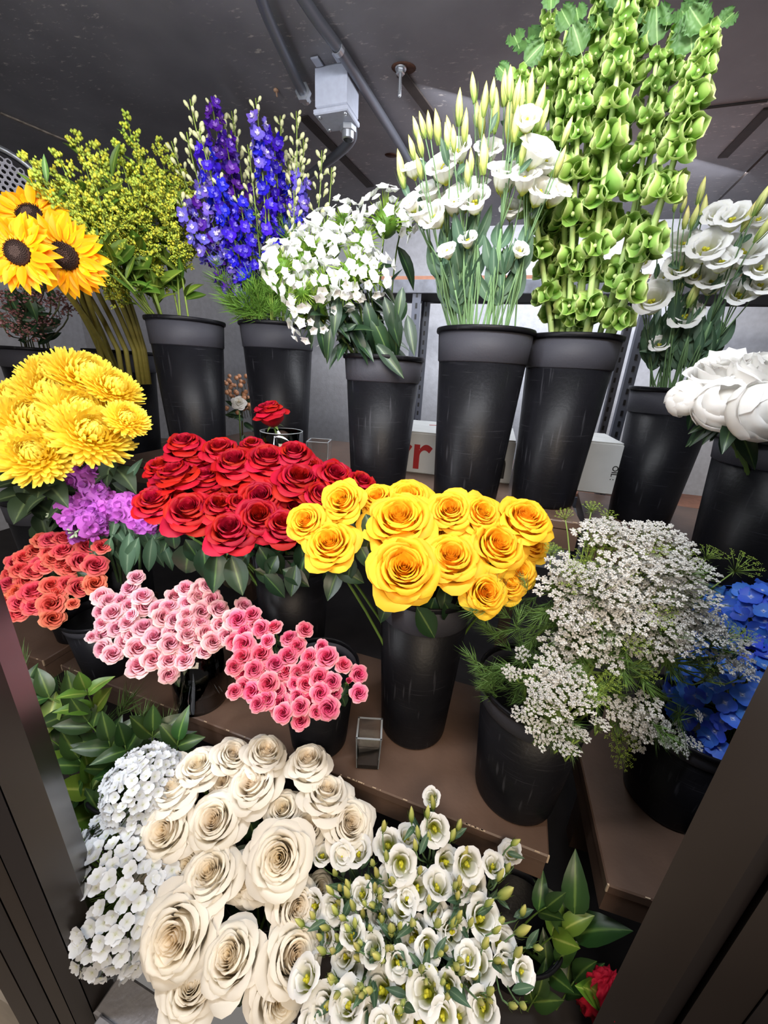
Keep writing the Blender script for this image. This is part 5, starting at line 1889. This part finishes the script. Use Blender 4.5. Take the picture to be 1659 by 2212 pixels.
for px, py, L, ang, k in [(1118, 95, 62, 100, 0), (1095, 165, 50, 130, 0), (1150, 110, 60, 70, 0), (1190, 20, 60, 95, 1), (1250, 50, 60, 100, 2), (1280, 60, 55, 60, 3), (1365, 60, 60, 80, 9), (1440, 55, 60, 70, 6), (1480, 40, 62, 90, 6), (1540, 60, 70, 70, 7), (1555, 55, 60, 40, 7), (1330, 40, 60, 80, 4)]:
    p = PH(px, py, 1.05)
    leaf(own[k], p, img_dir(ang) + FWD * U(-0.3, 0.3), tocam(p) + UP * U(-0.2, 0.4), 0.62 * L * depth(p) / F, BLF)
#EOF5
# ------------------------------------------------------------------ queen annes lace
QW = mat('lace_flower', [(0, 'eef0e4'), (1, 'fdfcfb')], 0.6, 0.2, 0.4, var=0.1)
QG = mat('lace_green', [(0, '7f9f3e'), (1, 'a9c452')], 0.6, 0.2, 0.15, var=0.15)
QSTEM = mat('lace_stem', '7f9a4a', 0.5, 0.3, var=0.15)
QFERN = mat('lace_leaf', '5a7a3c', 0.5, 0.3, 0.15, var=0.25)


def umbel_mesh(sd, m, green=False):
    b = MB()
    rr = random.Random(sd)
    n = 20
    for i in range(n):
        r = 0.95 * math.sqrt((i + 0.5) / n)
        a = i * 2.39996 + rr.uniform(-0.2, 0.2)
        c = Vector((r * math.cos(a), r * math.sin(a), 0.12 - 0.22 * r * r + rr.uniform(-0.05, 0.05)))
        for k in range(9 if green else 13):
            q = 0.155 * math.sqrt((k + 0.5) / 13)
            th = k * 2.4 + rr.uniform(0, 1)
            p = c + Vector((q * math.cos(th), q * math.sin(th), rr.uniform(-0.02, 0.05)))
            nn = (Vector((0, 0, 1)) + Vector((rr.uniform(-0.3, 0.3), rr.uniform(-0.3, 0.3), 0))).normalized()
            x = nn.orthogonal().normalized()
            y = nn.cross(x)
            s = rr.uniform(0.055, 0.08) * (0.5 if green else 1)
            b.add([p + (x * math.cos(j * 1.2566) + y * math.sin(j * 1.2566)) * s * (1 if j % 2 else 0.8) for j in range(5)] + [p - nn * s * 0.8],
                  [(0, 1, 2, 3, 4), (1, 0, 5), (2, 1, 5), (3, 2, 5), (4, 3, 5), (0, 4, 5)], [1] * 5 + [0.2])
    return b.mesh('flower_head', m)


def umbel_rays(sd):
    b = MB()
    rr = random.Random(sd)
    for i in range(20):
        r = 0.95 * math.sqrt((i + 0.5) / 20)
        a = i * 2.39996
        c = Vector((r * math.cos(a), r * math.sin(a), 0.08 - 0.22 * r * r))
        b.tube([Vector((0, 0, -0.85)), c * 0.55 + Vector((0, 0, -0.36)), c], 0.016, 0.012, 3)
    for i in range(9):
        a = i * 0.7
        d = Vector((math.cos(a), math.sin(a), rr.uniform(-0.5, 0.3))) * rr.uniform(0.35, 0.6)
        b.tube([Vector((0, 0, -0.85)), Vector((0, 0, -0.85)) + d], 0.014, 0.004, 3)
    return b.mesh('rays', QSTEM)


UMB = [umbel_mesh(s, QW) for s in (1, 2, 3)]
UMG = [umbel_mesh(s, QG, True) for s in (4, 5)]
RAYS = [umbel_rays(s) for s in (1, 2)]
QFEATH = [feather_mesh(s + 20, 34, QFERN) for s in (1, 2, 3)]
qh = []
rr = random.Random(21)
# (px, py, size px, green)
qh += [(1215, 1225, 74, 0), (1190, 1265, 70, 0), (1245, 1245, 80, 0), (1290, 1130, 62, 0), (1330, 1150, 70, 0), (1300, 1170, 66, 1), (1280, 1200, 76, 1), (1390, 1150, 70, 0), (1430, 1140, 64, 0), (1370, 1190, 80, 0), (1420, 1180, 74, 1), (1455, 1170, 60, 0), (1330, 1215, 80, 0), (1390, 1225, 86, 0), (1445, 1215, 84, 0), (1480, 1200, 66, 1),
       (1290, 1260, 78, 0), (1335, 1285, 82, 0), (1390, 1275, 84, 0), (1440, 1270, 86, 0), (1490, 1250, 80, 0), (1515, 1290, 76, 0), (1480, 1310, 84, 0), (1530, 1330, 74, 0), (1425, 1320, 80, 1), (1372, 1325, 78, 0), (1310, 1320, 84, 0), (1265, 1330, 80, 0), (1245, 1370, 84, 0), (1300, 1365, 78, 0), (1345, 1370, 66, 0), (1285, 1395, 64, 0), (1440, 1345, 72, 0), (1545, 1365, 76, 0), (1500, 1365, 76, 0), (1460, 1380, 60, 0),
       (1580, 1385, 72, 0), (1600, 1420, 66, 0), (1560, 1425, 70, 0), (1610, 1450, 56, 0), (1520, 1420, 56, 1), (1315, 1420, 70, 0), (1370, 1400, 50, 0), (1200, 1395, 70, 0), (1220, 1420, 74, 0), (1185, 1440, 66, 0), (1230, 1460, 64, 0), (1170, 1475, 74, 0), (1210, 1490, 84, 0), (1260, 1480, 56, 0), (1260, 1520, 60, 0), (1195, 1530, 78, 0), (1165, 1500, 56, 0),
       (1110, 1455, 36, 0), (1128, 1412, 34, 0), (1098, 1450, 30, 0), (1120, 1540, 36, 0), (1150, 1530, 40, 0), (1148, 1565, 42, 0), (1182, 1575, 46, 0), (1220, 1570, 44, 0), (1245, 1580, 46, 0), (1168, 1600, 40, 0), (1212, 1608, 46, 0), (1235, 1618, 40, 0), (1260, 1588, 36, 0), (1298, 1562, 44, 0), (1360, 1540, 70, 0), (1395, 1525, 66, 0), (1330, 1530, 56, 0), (1385, 1565, 70, 0), (1420, 1575, 66, 0), (1455, 1590, 60, 0),
       (1480, 1615, 44, 0), (1500, 1610, 36, 0), (1375, 1600, 50, 0), (1345, 1600, 64, 1), (1345, 1640, 50, 1), (1510, 1545, 26, 0), (1290, 1500, 60, 1), (1400, 1450, 50, 1), (1320, 1470, 56, 1), (1280, 1090, 40, 1), (1218, 1108, 40, 1), (1315, 1110, 36, 1), (1195, 1185, 44, 1), (1540, 1190, 52, 1), (1615, 1215, 78, 1), (1590, 1360, 60, 1), (1620, 1370, 50, 1), (1280, 1340, 40, 1), (1245, 1220, 40, 1), (1540, 1460, 50, 1), (1360, 1240, 50, 1)]
for _ in range(46):
    a, q = rr.uniform(0, 6.283), math.sqrt(rr.random())
    qh.append((1375 + 175 * q * math.cos(a), 1270 + 140 * q * math.sin(a) + 0.15 * 175 * q * math.cos(a), rr.uniform(56, 84), 1 if rr.random() < 0.12 else 0))
QHUB = PZ(1260, 1520, 0.93)


def qpos(px, py):
    dx, dy = (px - 1370) / 290, (py - 1330) / 290
    r2 = min(dx * dx + dy * dy, 1.2)
    if py > 1430 and px < 1330:      # sprays that spill over the rim of the bucket
        return PZ(px, py, 0.645 - 0.00012 * (py - 1430) + U(-0.015, 0.015))
    return PZ(px, py, 0.67 + 0.10 * r2 + U(-0.02, 0.02))


pts = [(q[0], q[1]) for q in qh]
gs, cs = clusters(pts, 24)
for g, lb in zip(gs, ranks(cs, 6)):
    foot = inside(BQ, 0.5)
    t = thing('queen_annes_lace', 'queen annes lace stem with lacy umbels, ' + lb, 'queen annes lace', foot, 'queen annes lace stems')
    rim = BQ[1] + Vector((0.03, 0.0, BQ[2] * 1.04)) + Vector((U(-0.07, 0.07), U(-0.08, 0.04), 0))
    ps = [(qpos(*pts[i]), qh[i]) for i in g]
    mean = sum((q[0] for q in ps), Vector()) / len(ps)
    J = mean + (rim - mean) * 0.42 + UP * (0.05 if mean.z < rim.z + 0.03 else 0)
    b = MB()
    b.tube([x - foot for x in bez(J, J + (rim - J) * 0.5 + UP * 0.06, rim + UP * 0.03, rim, 5) + [foot]], 0.0026, 0.0035, 5)
    for q, it in ps:
        Z = depth(q)
        s = it[2] * Z / F / 2 * 1.05
        n = ((q - QHUB).normalized() * 0.75 + tocam(q) * 0.35 + UP * 0.35 + Vector((U(-0.35, 0.35), U(-0.35, 0.35), U(-0.35, 0.35)))).normalized()
        if it[1] > 1490 and it[0] < 1320:
            n = (UP + tocam(q) * 0.3 + Vector((U(-0.5, 0.5), U(-0.4, 0.4), 0))).normalized()
        M = frame(q, n, U(0, 6), s)
        part('flower_head', rnd.choice(UMG if it[3] else UMB), t, M, stuff=True)
        part('rays', rnd.choice(RAYS), t, M, stuff=True)
        e = M @ Vector((0, 0, -0.85))
        b.tube([x - foot for x in bez(e, e - n * 0.05, J + (e - J) * 0.3, J, 5)], 0.0012, 0.002, 4)
    part('stem', b.mesh('stem', QSTEM), t, Matrix.Translation(foot))
    for i in range(7):
        q, it = rnd.choice(ps)
        w = q + (J - q) * U(0.3, 1.0)
        part('feathery_leaf', rnd.choice(QFEATH), t, frame_yz(w, Vector((U(-1, 1), U(-1, 0.3), U(-0.7, 0.7))), tocam(w), U(0.045, 0.085)))
own = [o for o in COL.objects if o.get('category') == 'queen annes lace']
for i in range(80):
    px, py = U(1040, 1260), U(1270, 1510)
    p = PZ(px, py, 0.78 + U(-0.04, 0.05))
    o = min(own, key=lambda o: (Vector(o.location) - p).length + U(0, 0.05))
    part('feathery_leaf', rnd.choice(QFEATH), o, frame_yz(p, img_dir(U(60, 230)) + FWD * U(-0.4, 0.4), tocam(p), U(0.05, 0.09)))

# ------------------------------------------------------------------ hydrangeas
HB = mat('blue_hydrangea', [(0, 'c9d4ee'), (0.2, '4a76d6'), (1, '3a66d8')], 0.5, 0.25, 0.25, var=0.22, huevar=0.015)
HWT = mat('white_hydrangea', [(0, 'c9cdb4'), (0.3, 'd6dadd'), (1, 'd9dee8')], 0.5, 0.25, 0.25, var=0.12)


def hyd_floret(m, sd):
    b = MB()
    rr = random.Random(sd)
    for i in range(4):
        def fn(u, v):
            x = (u * 2 - 1) * 0.58 * math.sin(math.pi * (0.06 + 0.84 * v)) ** 0.7
            return 0.03 + 0.95 * v, x, 0.25 * v + 0.2 * abs(u * 2 - 1) * v - 0.12 * v ** 3 + rr.uniform(-0.01, 0.01), v
        b.grid(fn, 2, 4, Matrix.Rotation(i * 1.5708 + rr.uniform(-0.1, 0.1), 4, 'Z'))
    b.blob((0, 0, 0.06), 0.1, n=6, k=2, tint=0)
    return b.mesh('floret', m)


HFB, HFW = [hyd_floret(HB, s) for s in (1, 2)], [hyd_floret(HWT, s) for s in (1, 2)]


def hydrangea(label, c, rad, sq, N, fs, size, foot, group, leafm, cut=-0.5):
    t = thing('hydrangea', label, 'hydrangea', foot, group)
    n = (tocam(c) * 0.6 + UP * 0.7).normalized()
    M = frame(c, n, 0.3, rad) @ Matrix.Diagonal((sq[0], sq[1], sq[2], 1))
    b = MB()
    core = M @ Vector((0, 0, -0.3))
    for i in range(N):
        z = 1 - (1 - cut) * (i + 0.5) / N
        a = i * 2.39996 + U(-0.15, 0.15)
        r = math.sqrt(max(0, 1 - z * z))
        d = Vector((r * math.cos(a), r * math.sin(a), z))
        q = M @ (d * U(0.92, 1.05))
        wd = (q - core).normalized()
        part('floret', rnd.choice(fs), t, frame(q, wd + Vector((U(-0.4, 0.4), U(-0.4, 0.4), U(-0.4, 0.4))), U(0, 6), size * U(0.85, 1.15)))
        b.tube([core - foot, q - foot], 0.001, 0.0008, 3, cap=False)
    b.tube([x - foot for x in bez(core, core - n * 0.1, foot + Vector((0, 0, 0.12)), foot, 6)], 0.004, 0.0045, 6)
    part('stem', b.mesh('stem', STEMG), t, Matrix.Translation(foot))
    for i in range(4):
        w = core - n * U(0.03, 0.08)
        leaf(t, w, Vector((U(-1, 1), U(-1, 0.3), U(-0.8, 0.1))), UP + tocam(w), U(0.10, 0.14), leafm)
    return t


hydrangea('blue hydrangea head low beside the right door post', PZ(1600, 1530, 0.86), 0.135, (0.9, 1.15, 1), 190, HFB, 0.0205, inside(BBH), 'blue hydrangeas', DEEPLEAVES)
hydrangea('blue hydrangea head behind the queen annes lace at the right edge', PZ(1640, 1350, 0.92), 0.115, (1, 0.9, 1), 150, HFB, 0.0205, inside(BBH), 'blue hydrangeas', DEEPLEAVES)
hydrangea('smaller pale hydrangea head above, beside the dark foliage', PZ(312, 1700, 0.86), 0.078, (1, 1.0, 1), 230, HFW, 0.0112, inside(BWH), 'pale hydrangeas', DEEPLEAVES)
hydrangea('larger pale hydrangea head below, beside the left door post', PZ(275, 1910, 0.80), 0.118, (0.95, 1.2, 1), 290, HFW, 0.0145, inside(BWH), 'pale hydrangeas', DEEPLEAVES)

# ------------------------------------------------------------------ magenta stock
STK = mat('stock_petal', [(0, 'e6c8e2'), (0.2, 'd27cd6'), (1, 'c565cc')], 0.5, 0.25, 0.2, var=0.18, huevar=0.012)
STBUD = mat('stock_bud', [(0, '8fa083'), (1, 'b6bda0')], 0.6, 0.2, var=0.15)


def stock_floret(sd):
    b = MB()
    rr = random.Random(sd)
    for ring in range(3):
        for i in range(4):
            def fn(u, v):
                x = (u * 2 - 1) * 0.5 * math.sin(math.pi * (0.1 + 0.75 * v)) ** 0.8 * (1 - 0.2 * ring)
                R = 0.95 - 0.25 * ring
                return 0.04 + R * v * (0.9 - 0.15 * ring), x, (0.12 + 0.3 * ring) * v + 0.07 * math.sin(9 * x + i + ring) * v - 0.2 * v ** 3 * (1 - ring * 0.4), v
            b.grid(fn, 3, 3, Matrix.Rotation(i * 1.571 + ring * 0.7 + rr.uniform(-0.15, 0.15), 4, 'Z'))
    return b.mesh('floret', STK)


STF = [stock_floret(s) for s in (1, 2, 3)]
b = MB(); b.blob((0, 0, 0), 0.42, 0.6, 0.6, 1.2, n=6, k=3, tint=0.5); b.tube([Vector((0, 0, -0.4)), Vector((0.1, 0, -1.0))], 0.1, 0.08, 4, tint=0)
STBM = b.mesh('bud', STBUD)
STOCKLEAF = leafset('stock_leaf', GREYLEAF, w=0.28, pw=0.8)
# (tip, stem end, floret span)
stk = [((150, 985), (225, 1080), 'stock stalk curving up with pale green buds at its tip'), ((115, 1110), (250, 1085), 'stock stalk pointing left with magenta blooms'), ((200, 1135), (235, 1060), 'stock stalk in front with a drooping grey bud tip'), ((290, 1120), (255, 1060), 'stock stalk at the right with buds hanging below'), ((355, 1135), (290, 1090), 'stock stalk reaching right under the red roses'), ((165, 1150), (215, 1100), 'short stock stalk hanging over the coral roses')]
for (tp, en, lb) in stk:
    foot = inside(BST, 0.4)
    a, e = PZ(*tp, 1.10 + U(-0.03, 0.03)), PZ(*en, 1.14)
    t = thing('stock', 'magenta ' + lb, 'stock', foot, 'magenta stock stalks')
    path = bez(a, a + (e - a) * 0.4, e, e - UP * 0.1, 8) + [foot]
    b = MB(); b.tube([x - foot for x in path], 0.003, 0.0045, 6)
    part('stem', b.mesh('stem', GREYSTEM), t, Matrix.Translation(foot))
    ax = (a - e).normalized()
    for i in range(13):
        f = i / 13
        w = a + ax * U(0, 0.012) + (path[2] - a) * f * 0.5
        d = (ax + Vector((U(-1, 1), U(-1, 1), U(-1, 1))) * (0.5 + f)).normalized()
        part('bud', STBM, t, frame(w + d * (0.008 + 0.016 * f), d, U(0, 6), U(0.009, 0.014)))
    for i in range(16):
        f = 0.18 + 0.62 * i / 16
        x = f * 8
        k = min(int(x), 7)
        w = path[k] + (path[k + 1] - path[k]) * (x - k)
        sd = ax.orthogonal().normalized()
        d = (Matrix.Rotation(i * 2.4, 3, ax) @ sd + tocam(w) * 0.55 + ax * 0.2).normalized()
        part('floret', rnd.choice(STF), t, frame(w + d * 0.033, d, U(0, 6), U(0.027, 0.035)))
    for i in range(4):
        w = e - UP * U(0.0, 0.08)
        leaf(t, w, -UP * U(0.4, 1) + Vector((U(-0.4, 1), U(-0.8, 0), 0)), tocam(w) + UP * 0.4, U(0.10, 0.16), STOCKLEAF)
own = [o for o in COL.objects if o.get('category') == 'stock']
for px, py, L, ang in [(265, 1045, 50, 110), (275, 1040, 60, 60), (280, 1150, 110, -95), (300, 1160, 105, -115), (330, 1160, 100, -105), (350, 1170, 80, -70), (240, 1160, 80, -110)]:
    p = PZ(px, py, 1.12)
    leaf(rnd.choice(own), p, img_dir(ang) + FWD * U(-0.2, 0.2), tocam(p) + UP * 0.5, L * 1.12 / F, STOCKLEAF)

# ------------------------------------------------------------------ foliage low in the cooler


def branch(label, a, c, L, meshes, group, n=5, side=55, m=STEMG, name='foliage_branch', sag=0.02, flat=0.8):
    """leafy branch from a to c (tip) with alternate leaves of length L"""
    t = thing(name, label, 'foliage', a, group)
    mid = (a + c) / 2 + UP * sag
    pts = bez(a, a + (mid - a) * 0.7, mid + (c - mid) * 0.4, c, 8)
    b = MB(); b.tube([x - a for x in pts], 0.0025, 0.0012, 5)
    part('stem', b.mesh('stem', m), t, WM[t])
    d = (c - a).normalized()
    w = tocam(c) * flat + UP * 0.5 + Vector((U(-0.3, 0.3), U(-0.3, 0.3), 0))
    s = d.cross(w).normalized()
    for i in range(n):
        f = (i + 0.6) / n
        x = f * 8
        k = min(int(x), 7)
        p = pts[k] + (pts[k + 1] - pts[k]) * (x - k)
        for sg in (-1, 1):
            an = math.radians(side + U(-12, 12)) * sg
            y = d * math.cos(an) + s * math.sin(an) + w.normalized() * U(-0.1, 0.3)
            leaf(t, p, y, w + Vector((U(-0.3, 0.3), U(-0.3, 0.3), U(-0.2, 0.2))), L * U(0.8, 1.15) * (1 - 0.25 * f), meshes)
    leaf(t, c, d, w, L * 0.8, meshes)


fl = [((200, 1670), (75, 1575), 0.085, BRIGHTLEAVES), ((200, 1560), (85, 1500), 0.075, DEEPLEAVES), ((215, 1560), (185, 1490), 0.06, BRIGHTLEAVES), ((205, 1800), (140, 1740), 0.085, DEEPLEAVES), ((210, 1800), (195, 1690), 0.09, BRIGHTLEAVES), ((260, 1700), (235, 1600), 0.07, DEEPLEAVES), ((290, 1690), (270, 1610), 0.07, DEEPLEAVES), ((330, 1660), (330, 1580), 0.07, DEEPLEAVES), ((190, 1880), (150, 1800), 0.07, DEEPLEAVES),
      ((140, 1650), (60, 1600), 0.07, DEEPLEAVES), ((380, 1680), (385, 1600), 0.07, DEEPLEAVES), ((230, 1740), (170, 1640), 0.08, DEEPLEAVES), ((120, 1560), (40, 1480), 0.06, DEEPLEAVES), ((250, 1640), (190, 1560), 0.07, DEEPLEAVES), ((215, 1830), (215, 1740), 0.07, DEEPLEAVES)]
BFO = bucket('low black bucket of cut greenery by the left door post', (-0.60, 0.72), DECK - CAMH, 0.3, 0.26, group='low black buckets')
for (a, c, L, ms), lb in zip(fl, ranks([x[1] for x in fl], 4)):
    pa, pc = PZ(*a, 0.99), PZ(*c, 0.93 + U(-0.03, 0.03))
    branch('green leafy branch, ' + lb, pa, pc, L * 1.45, ms, 'greenery by the left door post', 2, 42)
# fern fronds among them
FERNB = mat('fern_green', '55703a', 0.5, 0.3, 0.15, var=0.3)
FERNM = [feather_mesh(s + 40, 44, FERNB) for s in (1, 2)]
fr = [(60, 1470, 120), (40, 1500, 100), (100, 1640, 60), (180, 1720, 80), (120, 1700, 130), (250, 1560, 60), (300, 1600, 80), (240, 1660, 100), (160, 1850, 110), (110, 1620, 150), (350, 1620, 80), (140, 1540, 90), (200, 1610, 70)]
for (px, py, ang), lb in zip(fr, ranks(fr, 3)):
    p = PZ(px, py, 1.0)
    t = thing('fern_frond', 'thin feathery fern frond in the dark greenery, ' + lb, 'fern', p, 'fern fronds by the left door post')
    part('frond', rnd.choice(FERNM), t, frame_yz(p, img_dir(ang), tocam(p), 0.13))
    b = MB(); b.tube([Vector(), -img_dir(ang) * 0.03 + Vector((0, 0.02, -0.15))], 0.0015, 0.0015, 4)
    part('stem', b.mesh('stem', STEMG), t, WM[t])
# right of the lower lisianthus
BFR = bucket('low black bucket of broad leaves below the right step', (0.36, 0.52), DECK - CAMH, 0.16, 0.2, group='low black buckets')
fr2 = [((1230, 2110), (1240, 1975), 0.13, DEEPLEAVES, 'broad pale leaf sprig standing upright under the step'), ((1150, 2060), (1215, 2010), 0.085, BRIGHTLEAVES, 'bright leaf sprig pointing right beside the lisianthus'), ((1130, 2000), (1180, 1960), 0.07, DEEPLEAVES, 'short dark leaf sprig behind the lisianthus buds'), ((1150, 2140), (1200, 2080), 0.08, DEEPLEAVES, 'leaf sprig half way down the dark corner'), ((1190, 2200), (1240, 2120), 0.09, DEEPLEAVES, 'leaf sprig hanging low at the bottom right'), ((1130, 2200), (1160, 2150), 0.08, DEEPLEAVES, 'leaf sprig at the very bottom beside the lisianthus'), ((1250, 2200), (1265, 2130), 0.08, DEEPLEAVES, 'leaf sprig touching the red celosia')]
for a, c, L, ms, lb in fr2:
    branch(lb, PZ(*a, 0.86), PZ(*c, 0.82), L * 1.1, ms, 'greenery under the right step', 1, 35)
# red celosia crest at the right post
CEL = mat('celosia_red', [(0, '8c0f22'), (1, 'c01a34')], 0.7, 0.2, 0.1)
p = PZ(1300, 2150, 0.80)
foot = Vector((BFR[1].x + 0.03, BFR[1].y, BFR[1].z + 0.02))
t = thing('celosia', 'red velvety celosia crest cut by the right door post', 'celosia', foot)


def fn(u, v):
    a, e = u * 6.2832, (v - 0.35) * math.pi * 0.75
    k = 1 + 0.16 * math.sin(a * 9 + v * 6) * math.sin(v * 22) + 0.08 * math.sin(a * 17)
    return 0.045 * k * math.cos(e) * math.cos(a), 0.03 * k * math.cos(e) * math.sin(a), 0.07 * k * math.sin(e), v


b = MB(); b.grid(fn, 48, 22, wrap=True)
part('crest', b.mesh('crest', CEL), t, Matrix.Translation(p))
b = MB(); b.tube([p - foot + Vector((0, 0, -0.03)), Vector()], 0.005, 0.005, 6)
part('stem', b.mesh('stem', STEMG), t, Matrix.Translation(foot))
for i in range(3):
    leaf(t, p, UP * U(0.6, 1) + Vector((U(-1, 0.2), -0.2, 0)), tocam(p), 0.09, BRIGHTLEAVES)

# ------------------------------------------------------------------ dried stems at the far left, berries behind
DRY = mat('dried_floret', [(0, '5a3a34'), (0.6, '6e4a48'), (1, '8d6a70')], 0.7, 0.2, 0.1, var=0.3)
DRYS = mat('dried_stem', '54573a', 0.6, 0.2, var=0.3)


def dry_mesh(sd):
    b = MB()
    rr = random.Random(sd)
    for i in range(60):
        b.blob((rr.gauss(0, 0.4), rr.gauss(0, 0.4), rr.gauss(0, 0.25)), rr.uniform(0.06, 0.13), 1, 1, 0.7, n=5, k=1, tint=rr.random())
    return b.mesh('dried_florets', DRY)


DRYM = [dry_mesh(s) for s in (1, 2)]
dr = [(20, 590), (55, 600), (95, 610), (15, 640), (70, 640), (110, 650), (148, 668), (35, 680), (90, 690), (130, 640), (60, 720), (5, 700)]
for (px, py), lb in zip(dr, ranks(dr, 3)):
    foot = inside(BW, 0.5)
    top = foot + Vector((0, 0, BW[2]))
    p = PH(px, py, 1.72 + U(-0.1, 0.1))
    t = thing('dried_flower', 'brown dried flower stem, ' + lb, 'dried flower', foot, 'dried stems at the far left')
    part('dried_florets', rnd.choice(DRYM), t, frame(p, UP + Vector((U(-0.3, 0.3), U(-0.3, 0.3), 0)), U(0, 6), 0.045), stuff=True)
    b = MB(); b.tube([x - foot for x in bez(p, p - UP * 0.05, top + (p - top) * 0.3, top, 5) + [foot]], 0.002, 0.003, 4)
    for i in range(4):
        w = p + (top - p) * U(0.2, 0.9)
        b.tube([w - foot, w - foot + Vector((U(-0.06, 0.06), U(-0.05, 0.05), U(0.04, 0.10)))], 0.0014, 0.001, 3)
    part('stem', b.mesh('stem', DRYS), t, Matrix.Translation(foot))
    for i in range(4):
        w = p + (top - p) * U(0.1, 0.9)
        leaf(t, w, UP * U(-0.3, 1) + Vector((U(-1, 1), U(-1, 0.5), 0)), tocam(w), U(0.05, 0.10), DARKSLIM)
BER = mat('berry', [(0, '8a4a2a'), (1, 'd09a78')], 0.3, 0.5, var=0.2)
foot = PH(525, 965, 2.05)
foot.z = PLAT
t = thing('berry_sprig', 'sprig of orange brown berries seen between two tall buckets', 'berries', foot)
c = PH(522, 850, 2.05)
b = MB(); b.blob((0, 0, 0), 1, n=10, k=5, tint=0.9)
BERM = b.mesh('berry', BER)
b = MB()
for i in range(60):
    q = c + Vector((U(-0.07, 0.07), U(-0.05, 0.05), U(-0.09, 0.09)))
    part('berry', BERM, t, Matrix.Translation(q) @ Matrix.Scale(U(0.009, 0.012), 4))
    b.tube([q - foot, q - foot + Vector((0, 0.02, -0.05))], 0.0012, 0.0012, 3)
b.tube([c - foot, Vector()], 0.004, 0.004, 5)
part('stem', b.mesh('stem', DRYS), t, Matrix.Translation(foot))
for i in range(8):
    w = c - UP * U(0.05, 0.2)
    leaf(t, w, Vector((U(-1, 1), -0.5, U(-0.8, 0.6))), tocam(w), 0.09, DARKSLIM)
p = PH(516, 870, 1.98)
t = thing('carnation', 'small white flower just below the orange berries', 'flower', PH(520, 960, 2.0))
rk = rose_kit('open', PEON, 2)
M = frame(p, tocam(p) + UP * 0.5, 0, 0.035)
part('bloom', rk[0], t, M)
for w, (k, vs) in enumerate(rk[1]):
    for i in range(k):
        part('petal', vs[0], t, M @ Matrix.Rotation(w + i * 6.283 / k, 4, 'Z'))
b = MB(); b.tube([p - WM[t].translation, Vector()], 0.003, 0.003, 5)
part('stem', b.mesh('stem', STEMG), t, WM[t])
